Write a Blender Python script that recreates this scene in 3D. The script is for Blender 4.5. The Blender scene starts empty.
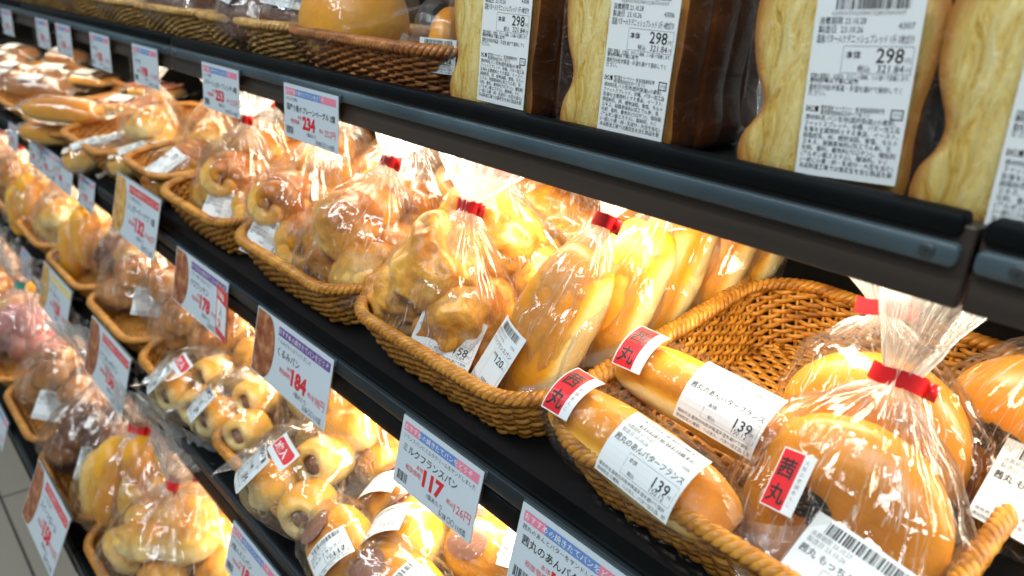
import bpy, math, random
import numpy as np
from mathutils import Matrix, Vector, Euler

# ------------------------------------------------------------------ camera, world, lamps, exposure
sc = bpy.context.scene
col = sc.collection
CAM_Z = 1.20
FPX = 760.0
def camera_axes():
    vx = (-235, -55); a = -150.0
    x = np.array([vx[0]-512, -(vx[1]-288), -FPX], float); x /= np.linalg.norm(x); X = -x
    px, py = vx[0]-512, vx[1]-288
    b = -(FPX*FPX + px*a)/py
    z = np.array([a, -b, -FPX], float); z /= np.linalg.norm(z); Z = -z
    return np.stack([X, np.cross(Z, X), Z])          # rows: world axes seen in the camera's frame
R = camera_axes()
cam_d = bpy.data.cameras.new('camera')
cam_d.sensor_width = 36.0
cam_d.lens = FPX*36.0/1024.0
cam_d.clip_start = 0.01
cam_d.dof.use_dof = True
cam_d.dof.focus_distance = 0.62
cam_d.dof.aperture_fstop = 5.6
cam = bpy.data.objects.new('camera', cam_d)
M4 = Matrix([[R[i][j] for j in range(3)] + [0] for i in range(3)] + [[0, 0, 0, 1]])
cam.matrix_world = Matrix.Translation((0, 0, CAM_Z)) @ M4
col.objects.link(cam)
sc.camera = cam

sc.view_settings.view_transform = 'Standard'
sc.view_settings.look = 'None'
sc.view_settings.gamma = 1.0
sc.view_settings.use_curve_mapping = False
sc.view_settings.exposure = 0.0
sc.cycles.transparent_max_bounces = 48
sc.cycles.max_bounces = 7
sc.cycles.diffuse_bounces = 3
sc.cycles.glossy_bounces = 3
sc.cycles.caustics_reflective = False
sc.cycles.caustics_refractive = False
sc.cycles.sample_clamp_indirect = 3.0
sc.cycles.use_denoising = True

world = bpy.data.worlds.new('store_ambient')
sc.world = world
world.use_nodes = True
world.node_tree.nodes['Background'].inputs[0].default_value = (0.80, 0.93, 1.0, 1)
world.node_tree.nodes['Background'].inputs[1].default_value = 0.20

def area(name, loc, size, power, color, target=None, rot=None):
    l = bpy.data.lights.new(name, 'AREA'); l.shape = 'RECTANGLE'
    l.size, l.size_y = size; l.energy = power; l.color = color
    o = bpy.data.objects.new(name, l); o.location = loc
    if target is not None:
        o.rotation_euler = (Vector(target)-Vector(loc)).to_track_quat('-Z', 'Y').to_euler()
    elif rot: o.rotation_euler = rot
    col.objects.link(o); return o
# ceiling lamps of the store, out over the aisle
area('ceiling_light', (-0.6, -0.9, 3.0), (1.6, 0.3), 36, (0.90, 0.97, 1.0), target=(-0.6, -0.2, 0))
area('ceiling_light', (-3.0, -0.9, 3.0), (1.6, 0.3), 26, (0.88, 0.97, 1.0), target=(-3.0, -0.2, 0))
area('ceiling_light', (0.9, -1.6, 3.0), (1.6, 0.3), 36, (0.90, 0.97, 1.0), target=(0.4, -0.2, 0.6))

# shelf levels: front y, surface z, backward tilt (the lower three slope down towards the aisle)
LV = {1: (0.405, CAM_Z-0.094, 0.0), 2: (0.362, CAM_Z-0.357, math.radians(10)),
      3: (0.312, CAM_Z-0.610, math.radians(10)), 4: (0.188, CAM_Z-0.872, math.radians(8))}
def onshelf(k, x, d, h=0.0):
    y0, z0, t = LV[k]
    return Vector((x, y0 + d*math.cos(t) - h*math.sin(t), z0 + d*math.sin(t) + h*math.cos(t)))
BAYS = [1.0, -0.105, -1.165, -2.10, -3.10, -4.10]
LED = (1.0, 0.87, 0.66)
LEDP = {1: 4.1, 2: 5.2, 3: 5.2}
for i in range(5):
    xa, xb = BAYS[i+1], BAYS[i]
    for k in (1, 2, 3):
        y0, z0, t = LV[k]
        xc = (xa+xb)/2; w = xb-xa-0.08
        area('shelf_lamp_light', (xc, y0+0.085, z0-0.034), (w, 0.03), LEDP[k]*w*(.45 if (k == 1 and i > 1) else 1), LED, rot=(math.radians(14), 0, 0))

# ------------------------------------------------------------------ helpers
rng = random.Random(7)
def tag(o, label=None, cat=None, group=None, kind=None):
    if label: o['label'] = label
    if cat: o['category'] = cat
    if group: o['group'] = group
    if kind: o['kind'] = kind
    return o
def empty(name, loc, rot=(0, 0, 0)):
    o = bpy.data.objects.new(name, None); o.empty_display_size = 0.02
    o.location = loc; o.rotation_euler = rot; col.objects.link(o); return o
def kids(o): return [c for c in bpy.data.objects if c.parent == o]
def link(name, me, parent=None, loc=(0, 0, 0), rot=(0, 0, 0)):
    o = bpy.data.objects.new(name, me); o.location = loc; o.rotation_euler = rot
    if parent: o.parent = parent
    col.objects.link(o); return o

class MB:
    """collects faces with material slots, builds one mesh"""
    def __init__(s): s.v = []; s.f = []; s.m = []; s.n = 0
    def add(s, verts, faces, mat=0):
        verts = np.asarray(verts, float).reshape(-1, 3)
        s.v.append(verts); b = s.n
        s.f += [tuple(i+b for i in f) for f in faces]; s.m += [mat]*len(faces); s.n += len(verts)
    def grid(s, P, mat=0, cu=False, cv=False):
        """P[v,u,3]; cu closes the second index, cv the first"""
        nv, nu = P.shape[:2]; F = []
        for j in range(nv if cv else nv-1):
            j2 = (j+1) % nv
            for i in range(nu if cu else nu-1):
                i2 = (i+1) % nu
                F.append((j*nu+i, j*nu+i2, j2*nu+i2, j2*nu+i))
        s.add(P.reshape(-1, 3), F, mat)
    def box(s, x0, x1, y0, y1, z0, z1, mat=0, tf=None, bev=0.0):
        b = min(bev, (x1-x0)/2.1, (y1-y0)/2.1, (z1-z0)/2.1)
        if b <= 0:
            V = [(x, y, z) for z in (z0, z1) for y in (y0, y1) for x in (x0, x1)]
            F = [(0, 2, 3, 1), (4, 5, 7, 6), (0, 1, 5, 4), (2, 6, 7, 3), (0, 4, 6, 2), (1, 3, 7, 5)]
            V = np.array(V)
        else:
            def ring(z, i):
                return [(x0+i+b, y0+i, z), (x1-i-b, y0+i, z), (x1-i, y0+i+b, z), (x1-i, y1-i-b, z), (x1-i-b, y1-i, z), (x0+i+b, y1-i, z), (x0+i, y1-i-b, z), (x0+i, y0+i+b, z)]
            V = np.array(ring(z0, b*.6)+ring(z0+b, 0)+ring(z1-b, 0)+ring(z1, b*.6))
            F = [tuple(range(7, -1, -1)), tuple(range(24, 32))]
            for r in range(3):
                for i in range(8): F.append((r*8+i, r*8+(i+1) % 8, r*8+8+(i+1) % 8, r*8+8+i))
        if tf is not None: V = np.array([tf @ Vector(v) for v in V])
        s.add(V, F, mat)
    def tube(s, path, r, n=6, mat=0, closed=False, squash=(1, 1), up=(0, 0, 1)):
        P = np.asarray(path, float); m = len(P)
        T = (np.roll(P, -1, 0)-np.roll(P, 1, 0)) if closed else np.gradient(P, axis=0)
        T /= np.linalg.norm(T, axis=1)[:, None]+1e-12
        U = np.tile(np.array(up, float), (m, 1)); A = np.cross(T, U); A /= np.linalg.norm(A, axis=1)[:, None]+1e-12
        B = np.cross(A, T)
        a = np.linspace(0, 2*np.pi, n, endpoint=False)
        rr = np.broadcast_to(np.asarray(r, float), (m,))[:, None, None]
        G = P[:, None] + rr*(A[:, None]*np.cos(a)[None, :, None]*squash[0] + B[:, None]*np.sin(a)[None, :, None]*squash[1])
        s.grid(G, mat, cu=True, cv=closed)
        if not closed:
            b = s.n - m*n
            s.f += [tuple(b+i for i in range(n))[::-1], tuple(b+(m-1)*n+i for i in range(n))]; s.m += [mat]*2
    def mesh(s, name, mats, smooth=True, attrs=None):
        me = bpy.data.meshes.new(name)
        V = np.concatenate(s.v) if s.v else np.zeros((0, 3))
        me.from_pydata(V.tolist(), [], s.f)
        for m in mats: me.materials.append(m)
        me.polygons.foreach_set('material_index', s.m)
        me.polygons.foreach_set('use_smooth', [bool(smooth)]*len(s.f))
        if attrs:
            for k, v in attrs.items():
                v = np.asarray(v, float)
                if v.ndim == 2: at = me.attributes.new(k, 'FLOAT_VECTOR', 'POINT'); at.data.foreach_set('vector', v.reshape(-1))
                else: at = me.attributes.new(k, 'FLOAT', 'POINT'); at.data.foreach_set('value', v)
        me.update(); return me

def vnoise(p, seed=0.0):
    i = np.floor(p); f = p-i; u = f*f*(3-2*f)
    def h(o):
        q = i+np.array(o)
        return np.modf(np.abs(np.sin(q @ np.array([127.1, 311.7, 74.7]) + seed*17.3)*43758.5453))[0]
    def L(a, b, t): return a+(b-a)*t
    x0 = L(L(h((0, 0, 0)), h((1, 0, 0)), u[..., 0]), L(h((0, 1, 0)), h((1, 1, 0)), u[..., 0]), u[..., 1])
    x1 = L(L(h((0, 0, 1)), h((1, 0, 1)), u[..., 0]), L(h((0, 1, 1)), h((1, 1, 1)), u[..., 0]), u[..., 1])
    return L(x0, x1, u[..., 2])
def fbm(p, seed=0, o=3):
    return sum(vnoise(p*2**k, seed+k)*.5**k for k in range(o))/sum(.5**k for k in range(o))-.5
def crease(p, seed=0, o=3):
    """sharp folds: piecewise, in -1..0"""
    w = p + 0.5*np.stack([vnoise(p, seed+31), vnoise(p, seed+37), vnoise(p, seed+41)], -1)
    return sum(-np.abs(2*vnoise(w*1.9**k, seed+k)-1)*.55**k for k in range(o))

# ------------------------------------------------------------------ materials
def nt(name):
    m = bpy.data.materials.new(name); m.use_nodes = True
    n = m.node_tree.nodes; l = m.node_tree.links
    return m, n, l, n['Principled BSDF']
def plain(name, c, rough=.5, metal=0, spec=.5, coat=0):
    m, n, l, b = nt(name)
    b.inputs['Base Color'].default_value = (*c, 1); b.inputs['Roughness'].default_value = rough
    b.inputs['Metallic'].default_value = metal; b.inputs['Specular IOR Level'].default_value = spec
    b.inputs['Coat Weight'].default_value = coat
    return m
def ramp(n, stops):
    r = n.new('ShaderNodeValToRGB'); e = r.color_ramp.elements
    while len(e) < len(stops): e.new(.5)
    for i, (p, c) in enumerate(stops): e[i].position = p; e[i].color = (*c, 1)
    return r
def noise(n, l, scale, detail=3, co='Object', stretch=None, rough=.5, dist=0):
    t = n.new('ShaderNodeTexCoord'); m = n.new('ShaderNodeMapping'); x = n.new('ShaderNodeTexNoise')
    x.inputs['Scale'].default_value = scale; x.inputs['Detail'].default_value = detail
    x.inputs['Roughness'].default_value = rough; x.inputs['Distortion'].default_value = dist
    if stretch: m.inputs['Scale'].default_value = stretch
    l.new(t.outputs[co], m.inputs[0]); l.new(m.outputs[0], x.inputs[0]); return x
def bump(n, l, src, dst, strength, dist=.001):
    b = n.new('ShaderNodeBump'); b.inputs['Strength'].default_value = strength; b.inputs['Distance'].default_value = dist
    l.new(src, b.inputs['Height']); l.new(b.outputs[0], dst.inputs['Normal']); return b
def varied(name, stops, scale=30, rough=.5, detail=4, bmp=0, bscale=200, bdist=.001, stretch=None, spec=.5, coat=0):
    m, n, l, b = nt(name)
    x = noise(n, l, scale, detail, stretch=stretch); r = ramp(n, stops)
    l.new(x.outputs[0], r.inputs[0]); l.new(r.outputs[0], b.inputs['Base Color'])
    b.inputs['Roughness'].default_value = rough; b.inputs['Specular IOR Level'].default_value = spec; b.inputs['Coat Weight'].default_value = coat
    if bmp:
        y = noise(n, l, bscale, 3, stretch=stretch); bump(n, l, y.outputs[0], b, bmp, bdist)
    return m
def crust(name, pale, gold, brown, lo=.25, mid=.5, hi=.8, scale=18, rough=.36, coat=.25, bmp=.35, zmix=.55, bscale=130):
    """baked crust: pale at the seam under the loaf, browner on its top (attribute 'bake' 0..1 plus noise)"""
    m, n, l, b = nt(name)
    a = n.new('ShaderNodeAttribute'); a.attribute_name = 'bake'
    x = noise(n, l, scale, 4, rough=.6)
    mm = n.new('ShaderNodeMath'); mm.operation = 'MULTIPLY_ADD'; mm.inputs[1].default_value = 1-zmix
    ml = n.new('ShaderNodeMath'); ml.operation = 'MULTIPLY'; ml.inputs[1].default_value = zmix
    l.new(a.outputs['Fac'], ml.inputs[0]); l.new(x.outputs[0], mm.inputs[0]); l.new(ml.outputs[0], mm.inputs[2])
    r = ramp(n, [(lo, pale), (mid, gold), (hi, brown)]); l.new(mm.outputs[0], r.inputs[0])
    l.new(r.outputs[0], b.inputs['Base Color'])
    b.inputs['Roughness'].default_value = rough; b.inputs['Coat Weight'].default_value = coat; b.inputs['Coat Roughness'].default_value = .25
    y = noise(n, l, bscale, 4); bump(n, l, y.outputs[0], b, bmp, .0035)
    return m
M = {}
M['crust_gold'] = crust('golden_crust', (.88, .62, .20), (.76, .36, .035), (.36, .11, .008), lo=.26, mid=.50, hi=.76, bmp=.7, scale=30)
M['crust_soft'] = crust('soft_bread_crust', (.92, .74, .34), (.86, .44, .035), (.64, .22, .010), rough=.42, bmp=.3, coat=.1)
M['crust_chunk'] = crust('floury_walnut_crust', (.94, .78, .50), (.82, .42, .07), (.42, .14, .02), lo=.34, mid=.46, hi=.66, bmp=.9, scale=22, zmix=.10, bscale=90)
M['crust_orange'] = crust('orange_crust', (.88, .56, .09), (.84, .39, .020), (.66, .22, .008), coat=.25, rough=.35, bmp=.2, zmix=.6)
M['crust_dark'] = crust('dark_crust', (.45, .18, .04), (.22, .07, .012), (.07, .02, .006), rough=.4)
M['crust_pale'] = crust('pale_bun_crust', (.90, .70, .30), (.84, .46, .07), (.60, .21, .015), coat=.2, bmp=.2, lo=.34, mid=.54, hi=.76)
M['crust_pink'] = crust('pink_sugar_crust', (.62, .30, .24), (.52, .19, .17), (.36, .10, .10), rough=.6, bmp=.3)
M['crust_brown'] = crust('brown_roll_crust', (.70, .40, .14), (.50, .21, .04), (.22, .07, .012), rough=.45, bmp=.3)
M['crumb'] = varied('crumb', [(.3, (.78, .60, .28)), (.52, (.86, .70, .38)), (.75, (.90, .78, .50))], 40, .75, bmp=.5, bscale=160, stretch=(1, 1, .35))
def danish_crumb():
    m, n, l, b = nt('layered_crumb')
    x = noise(n, l, 120, 6, stretch=(1, 1, .25), rough=.7, dist=1.2); w = noise(n, l, 16, 3, stretch=(1, 1, .5))
    r = ramp(n, [(.33, (.40, .20, .02)), (.42, (.84, .60, .14)), (.54, (.97, .84, .38)), (.75, (1, .93, .60))]); l.new(x.outputs[0], r.inputs[0])
    r2 = ramp(n, [(.36, (.82, .66, .30)), (.60, (1, 1, 1))]); l.new(w.outputs[0], r2.inputs[0])
    mx = n.new('ShaderNodeMix'); mx.data_type = 'RGBA'; mx.blend_type = 'MULTIPLY'; mx.inputs[0].default_value = .8
    l.new(r.outputs[0], mx.inputs[6]); l.new(r2.outputs[0], mx.inputs[7])
    a = n.new('ShaderNodeAttribute'); a.attribute_name = 'bake'
    m2 = n.new('ShaderNodeMix'); m2.data_type = 'RGBA'; m2.inputs[7].default_value = (.50, .19, .02, 1)
    r3 = ramp(n, [(.80, (0, 0, 0)), (.96, (1, 1, 1))]); l.new(a.outputs['Fac'], r3.inputs[0]); l.new(r3.outputs[0], m2.inputs[0])
    l.new(mx.outputs[2], m2.inputs[6]); l.new(m2.outputs[2], b.inputs['Base Color'])
    b.inputs['Roughness'].default_value = .7; bump(n, l, x.outputs[0], b, .9, .003); return m
M['danish_crumb'] = danish_crumb()
M['danish_crust'] = varied('glossy_brown_loaf_side', [(.3, (.05, .014, .004)), (.5, (.13, .038, .008)), (.72, (.34, .12, .022))], 14, .33, bmp=.5, bscale=60, bdist=.004, stretch=(1, .35, 1), coat=.3)
M['bean_paste'] = varied('bean_paste', [(.4, (.035, .012, .006)), (.6, (.10, .035, .02))], 90, .4, bmp=.5)
M['sausage'] = varied('filling', [(.3, (.26, .11, .07)), (.7, (.38, .19, .13))], 60, .3)
M['cream'] = plain('milk_cream', (.80, .72, .60), .5)
M['sesame'] = plain('black_seed', (.012, .009, .008), .4)
M['walnut'] = varied('walnut', [(.3, (.10, .04, .015)), (.7, (.26, .12, .05))], 120, .6, bmp=.6)
M['choco'] = plain('chocolate', (.05, .02, .012), .3, coat=.3)
M['sugar'] = plain('icing_sugar', (.85, .80, .72), .8)
M['ham'] = plain('ham_filling', (.65, .27, .2), .45)
M['lettuce'] = plain('green_leaf', (.13, .28, .05), .5)
M['tray'] = plain('black_plastic_tray', (.01, .01, .01), .25)

def wicker(name, stops):
    m, n, l, b = nt(name)
    x = noise(n, l, 55, 3, stretch=(1, 1, 3)); y = noise(n, l, 400, 2)
    r = ramp(n, stops); l.new(x.outputs[0], r.inputs[0]); l.new(r.outputs[0], b.inputs['Base Color'])
    b.inputs['Roughness'].default_value = .38; bump(n, l, y.outputs[0], b, .3, .0006); return m
M['wicker'] = wicker('honey_wicker', [(.3, (.24, .085, .008)), (.5, (.46, .19, .020)), (.7, (.62, .30, .045))])
M['wicker_red'] = wicker('russet_wicker', [(.3, (.22, .070, .018)), (.5, (.40, .15, .040)), (.7, (.52, .23, .07))])
M['wicker_tan'] = wicker('tan_wicker', [(.3, (.34, .17, .045)), (.5, (.55, .32, .10)), (.7, (.70, .45, .17))])
M['wicker_orange'] = wicker('orange_wicker', [(.3, (.34, .12, .018)), (.5, (.52, .22, .035)), (.7, (.62, .31, .07))])

def film(name, haze=.05, tint=(.97, .97, .965), gl=1.0, scale=75, strength=.55, crease_a=.5, crease_w=.012, pleat_glint=.45):
    m = bpy.data.materials.new(name); m.use_nodes = True; n = m.node_tree.nodes; l = m.node_tree.links
    n.remove(n['Principled BSDF']); out = n['Material Output']
    tr = n.new('ShaderNodeBsdfTransparent'); tr.inputs[0].default_value = (*tint, 1)
    gs = n.new('ShaderNodeBsdfGlossy'); gs.inputs['Roughness'].default_value = .045; gs.inputs[0].default_value = (1, 1, 1, 1)
    df = n.new('ShaderNodeBsdfDiffuse'); df.inputs[0].default_value = (.86, .86, .85, 1)
    tl = n.new('ShaderNodeBsdfTranslucent'); tl.inputs[0].default_value = (.86, .86, .85, 1)
    dm = n.new('ShaderNodeMixShader'); dm.inputs[0].default_value = .5; l.new(df.outputs[0], dm.inputs[1]); l.new(tl.outputs[0], dm.inputs[2])
    at = n.new('ShaderNodeAttribute'); at.attribute_name = 'gather'
    ma = n.new('ShaderNodeMath'); ma.operation = 'MULTIPLY_ADD'; ma.inputs[1].default_value = .34; ma.inputs[2].default_value = haze
    l.new(at.outputs['Fac'], ma.inputs[0])
    w = noise(n, l, scale, 4, rough=.62, dist=1.2)
    ab = n.new('ShaderNodeMath'); ab.operation = 'SUBTRACT'; ab.inputs[1].default_value = .5; l.new(w.outputs[0], ab.inputs[0])
    ab2 = n.new('ShaderNodeMath'); ab2.operation = 'ABSOLUTE'; l.new(ab.outputs[0], ab2.inputs[0])
    bp = n.new('ShaderNodeBump'); bp.inputs['Strength'].default_value = strength; bp.inputs['Distance'].default_value = .005
    bp.invert = True; l.new(ab2.outputs[0], bp.inputs['Height']); l.new(bp.outputs[0], gs.inputs['Normal'])
    fr = n.new('ShaderNodeLayerWeight'); fr.inputs[0].default_value = .22
    ma2 = n.new('ShaderNodeMath'); ma2.operation = 'MULTIPLY_ADD'; ma2.inputs[1].default_value = .26*gl; ma2.inputs[2].default_value = .040*gl; ma2.use_clamp = True
    l.new(fr.outputs['Fresnel'], ma2.inputs[0])
    # crease whitening and painted highlights: thin lines where a warped noise crosses its middle
    cr = n.new('ShaderNodeMapRange'); cr.inputs['From Min'].default_value = 0.0; cr.inputs['From Max'].default_value = crease_w
    cr.inputs['To Min'].default_value = crease_a; cr.inputs['To Max'].default_value = 0.0; w2 = noise(n, l, scale*.32, 3, rough=.6, dist=2.2)
    s1 = n.new('ShaderNodeMath'); s1.operation = 'SUBTRACT'; s1.inputs[1].default_value = .5; l.new(w2.outputs[0], s1.inputs[0])
    s2 = n.new('ShaderNodeMath'); s2.operation = 'ABSOLUTE'; l.new(s1.outputs[0], s2.inputs[0]); l.new(s2.outputs[0], cr.inputs['Value'])
    ad = n.new('ShaderNodeMath'); ad.operation = 'ADD'; ad.use_clamp = True; l.new(ma.outputs[0], ad.inputs[0]); l.new(cr.outputs[0], ad.inputs[1]); ma = ad
    # pleats from the tie with painted white highlights: a noise stretched along folds
    fa = n.new('ShaderNodeAttribute'); fa.attribute_name = 'fold'
    fn_ = n.new('ShaderNodeTexNoise'); fn_.inputs['Scale'].default_value = 1.0; fn_.inputs['Detail'].default_value = 3; fn_.inputs['Roughness'].default_value = .65; fn_.inputs['Distortion'].default_value = .6
    l.new(fa.outputs['Vector'], fn_.inputs[0])
    f1 = n.new('ShaderNodeMath'); f1.operation = 'SUBTRACT'; f1.inputs[1].default_value = .5; l.new(fn_.outputs[0], f1.inputs[0])
    f2 = n.new('ShaderNodeMath'); f2.operation = 'ABSOLUTE'; l.new(f1.outputs[0], f2.inputs[0])
    f3 = n.new('ShaderNodeMapRange'); f3.inputs['From Max'].default_value = .008; f3.inputs['To Min'].default_value = pleat_glint; f3.inputs['To Max'].default_value = 0.0; l.new(f2.outputs[0], f3.inputs['Value'])
    f4 = n.new('ShaderNodeMath'); f4.operation = 'ADD'; f4.use_clamp = True; l.new(ma.outputs[0], f4.inputs[0]); l.new(f3.outputs[0], f4.inputs[1]); ma = f4
    bp2 = n.new('ShaderNodeBump'); bp2.inputs['Strength'].default_value = .35; bp2.inputs['Distance'].default_value = .002
    l.new(fn_.outputs[0], bp2.inputs['Height']); l.new(bp.outputs[0], bp2.inputs['Normal']); l.new(bp2.outputs[0], gs.inputs['Normal'])
    m1 = n.new('ShaderNodeMixShader'); l.new(ma.outputs[0], m1.inputs[0]); l.new(tr.outputs[0], m1.inputs[1]); l.new(dm.outputs[0], m1.inputs[2])
    m2 = n.new('ShaderNodeMixShader'); l.new(ma2.outputs[0], m2.inputs[0]); l.new(m1.outputs[0], m2.inputs[1]); l.new(gs.outputs[0], m2.inputs[2])
    l.new(m2.outputs[0], out.inputs['Surface']); return m
M['film'] = film('clear_film', haze=.016, gl=1.5, scale=48, strength=.16, crease_a=.42, crease_w=.0030, pleat_glint=.85)
M['film_crisp'] = film('crisp_clear_film', haze=.012, scale=36, strength=.2, gl=1.5, crease_a=.4, crease_w=.0028, pleat_glint=.6)
M['film_tight'] = film('taut_clear_film', haze=.008, gl=.6, scale=28, strength=.4, crease_a=.12, crease_w=.004, pleat_glint=.14)
M['paper'] = plain('label_paper', (.74, .79, .81), .5)
M['card_stock'] = plain('bluish_card_stock', (.56, .65, .72), .4)
M['ink'] = plain('black_ink', (.02, .02, .022), .5)
M['ink_grey'] = plain('grey_ink', (.22, .22, .23), .5)
M['ink_red'] = plain('red_ink', (.62, .02, .03), .45)
M['ink_rose'] = plain('rose_ink', (.70, .22, .33), .5)
M['ink_blue'] = plain('blue_ink', (.12, .24, .55), .5)
M['ink_purple'] = plain('purple_ink', (.13, .07, .28), .5)
M['ink_yellow'] = plain('yellow_ink', (.80, .60, .12), .5)
M['ink_white'] = plain('white_ink', (.85, .85, .85), .5)
M['photo_brown'] = varied('printed_bread_picture', [(.3, (.12, .03, .015)), (.5, (.30, .09, .035)), (.7, (.52, .26, .12))], 60, .4)
M['photo_gold'] = varied('printed_golden_bread_picture', [(.3, (.35, .14, .03)), (.5, (.60, .33, .08)), (.7, (.75, .52, .22))], 60, .4)
M['tape_red'] = plain('red_tape', (.72, .015, .02), .3, coat=.3)
M['tape_green'] = plain('green_tape', (.03, .38, .30), .3)
M['sticker_red'] = plain('sticker_red', (.70, .02, .03), .35)
M['holder'] = plain('card_holder_edge', (.05, .075, .09), .3)
M['black'] = varied('black_shelf_edge', [(.3, (.003, .004, .005)), (.7, (.006, .008, .009))], 20, .5, spec=.10)
M['fascia'] = varied('dark_brown_fascia', [(.3, (.024, .017, .013)), (.7, (.048, .035, .027))], 30, .45, stretch=(.08, 1, 2), bmp=.15, bscale=300)
M['strip'] = varied('blue_grey_strip', [(.35, (.036, .058, .072)), (.55, (.058, .090, .108)), (.72, (.095, .135, .155))], 22, .38, stretch=(.3, 1, 1))
M['board'] = plain('black_shelf_board', (.008, .008, .009), .5, spec=.25)
M['navy_rail'] = plain('dark_navy_rail', (.014, .022, .028), .4, spec=.3)
M['panel'] = plain('pale_back_panel', (.45, .42, .38), .6)
M['underside'] = plain('white_shelf_underside', (.62, .60, .56), .5)
M['screw'] = plain('screw_steel', (.10, .12, .13), .35, metal=.8)
def emis(name, c, s):
    m = bpy.data.materials.new(name); m.use_nodes = True; n = m.node_tree.nodes; l = m.node_tree.links
    e = n.new('ShaderNodeEmission'); e.inputs[0].default_value = (*c, 1); e.inputs[1].default_value = s
    l.new(e.outputs[0], n['Material Output'].inputs[0]); return m
M['led'] = emis('led_tube', LED, 6.0)
def tiles():
    m, n, l, b = nt('floor_tiles')
    t = n.new('ShaderNodeTexCoord'); mp = n.new('ShaderNodeMapping'); mp.inputs['Location'].default_value = (.105, -.17, 0)
    br = n.new('ShaderNodeTexBrick'); br.offset = 0; br.inputs['Scale'].default_value = 1; br.inputs['Brick Width'].default_value = .6; br.inputs['Row Height'].default_value = .6
    br.inputs['Mortar Size'].default_value = .003; br.inputs['Color1'].default_value = (.36, .33, .27, 1); br.inputs['Color2'].default_value = (.33, .30, .25, 1); br.inputs['Mortar'].default_value = (.06, .055, .05, 1)
    l.new(t.outputs['Object'], mp.inputs[0]); l.new(mp.outputs[0], br.inputs[0]); l.new(br.outputs[0], b.inputs['Base Color']); b.inputs['Roughness'].default_value = .35
    return m
M['tiles'] = tiles()

# ------------------------------------------------------------------ lettering
TXT = {}
def text_geo(s, bold=0.0):
    k = (s, bold)
    if k in TXT: return TXT[k]
    c = bpy.data.curves.new('lettering', 'FONT'); c.body = s; c.resolution_u = 1 if len(s) > 14 else 2
    c.offset = bold
    o = bpy.data.objects.new('lettering', c); me = o.to_mesh()
    n = len(me.vertices); v = np.zeros(n*3); me.vertices.foreach_get('co', v); v = v.reshape(-1, 3)[:, :2].copy()
    f = [tuple(p.vertices) for p in me.polygons]
    o.to_mesh_clear(); bpy.data.objects.remove(o); bpy.data.curves.remove(c)
    if n:
        x0, x1 = v[:, 0].min(), v[:, 0].max(); v[:, 0] -= x0
        w = x1-x0
    else: w = 1
    TXT[k] = (v, f, w); return TXT[k]
class Print:
    """flat print in millimetres, x right, y up, built over a paper sheet"""
    def __init__(s, w, h, mats, r=0, sheet=0, thick=.25):
        s.w, s.h, s.mats, s.mb = w, h, mats, MB()
        s.thick = thick
        nx, ny = 12, 12
        xs = np.linspace(0, w, nx+1); ys = np.linspace(0, h, ny+1)
        for z in (0, -thick):
            X, Y = np.meshgrid(xs, ys); P = np.stack([X, Y, np.full_like(X, z)], -1)
            if z: P = P[:, ::-1]
            s.mb.grid(P, sheet)
        per = [(x, 0) for x in xs]+[(w, y) for y in ys[1:]]+[(x, h) for x in xs[::-1][1:]]+[(0, y) for y in ys[::-1][1:-1]]
        P = np.array([[(x, y, z) for x, y in per] for z in (-thick, 0)]); s.mb.grid(P, sheet, cu=True)
    def rect(s, x0, y0, x1, y1, mat, z=.12):
        nx = max(1, int((x1-x0)/5)); ny = max(1, int((y1-y0)/5))
        X, Y = np.meshgrid(np.linspace(x0, x1, nx+1), np.linspace(y0, y1, ny+1))
        s.mb.grid(np.stack([X, Y, np.full_like(X, z)], -1), mat)
    def frame(s, x0, y0, x1, y1, t, mat):
        for a in ((x0, y0, x1, y0+t), (x0, y1-t, x1, y1), (x0, y0+t, x0+t, y1-t), (x1-t, y0+t, x1, y1-t)): s.rect(*a, mat)
    def ell(s, cx, cy, rx, ry, mat, z=.12, n=28):
        V = [(cx, cy, z)]+[(cx+rx*math.cos(a*2*math.pi/n), cy+ry*math.sin(a*2*math.pi/n), z) for a in range(n)]
        s.mb.add(V, [(0, 1+i, 1+(i+1) % n) for i in range(n)], mat)
    def text(s, x, y, t, size, mat, fit=None, bold=0.0, z=.2, right=False):
        v, f, w = text_geo(t, bold)
        if not len(v): return
        sx = size
        if fit: sx = min(size, fit/w) if not right else min(size, fit/w)
        ox = x - (w*sx if right else 0)
        s.mb.add(np.stack([v[:, 0]*sx+ox, v[:, 1]*size+y, np.full(len(v), z)], -1), f, mat)
    def bars(s, x0, y0, x1, y1, mat, seed=1):
        r = random.Random(seed); x = x0
        while x < x1:
            w = r.choice((.35, .35, .7, 1.05)); s.rect(x, y0, min(x1, x+w), y1, mat); x += w+r.choice((.35, .35, .7, .9))
    def bend(s, fn, name):
        V = np.concatenate(s.mb.v); V = fn(V/1000.0); s.mb.v = [V]
        me = s.mb.mesh(name, s.mats, smooth=False); return me
    def flat(s, name, cx=.5, cy=.5, curl=0.0, k=1.0, kx=1.0):
        def fn(V):
            V = V*np.array([k*kx, k, k]); V[:, 0] -= cx*s.w*k*kx/1000; V[:, 1] -= cy*s.h*k/1000
            if curl: V[:, 2] += -curl*(V[:, 0]**2)
            return V
        return s.bend(fn, name)
PM = [M['paper'], M['ink'], M['ink_grey'], M['ink_red'], M['ink_rose'], M['ink_blue'], M['ink_purple'], M['ink_yellow'], M['ink_white'], M['photo_brown'], M['photo_gold'], M['sticker_red'], M['holder']]
PAPER, INK, GREY, RED, ROSE, BLUE, PURPLE, YELLOW, WHITE, PHB, PHG, STK, HOLD = range(13)

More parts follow.
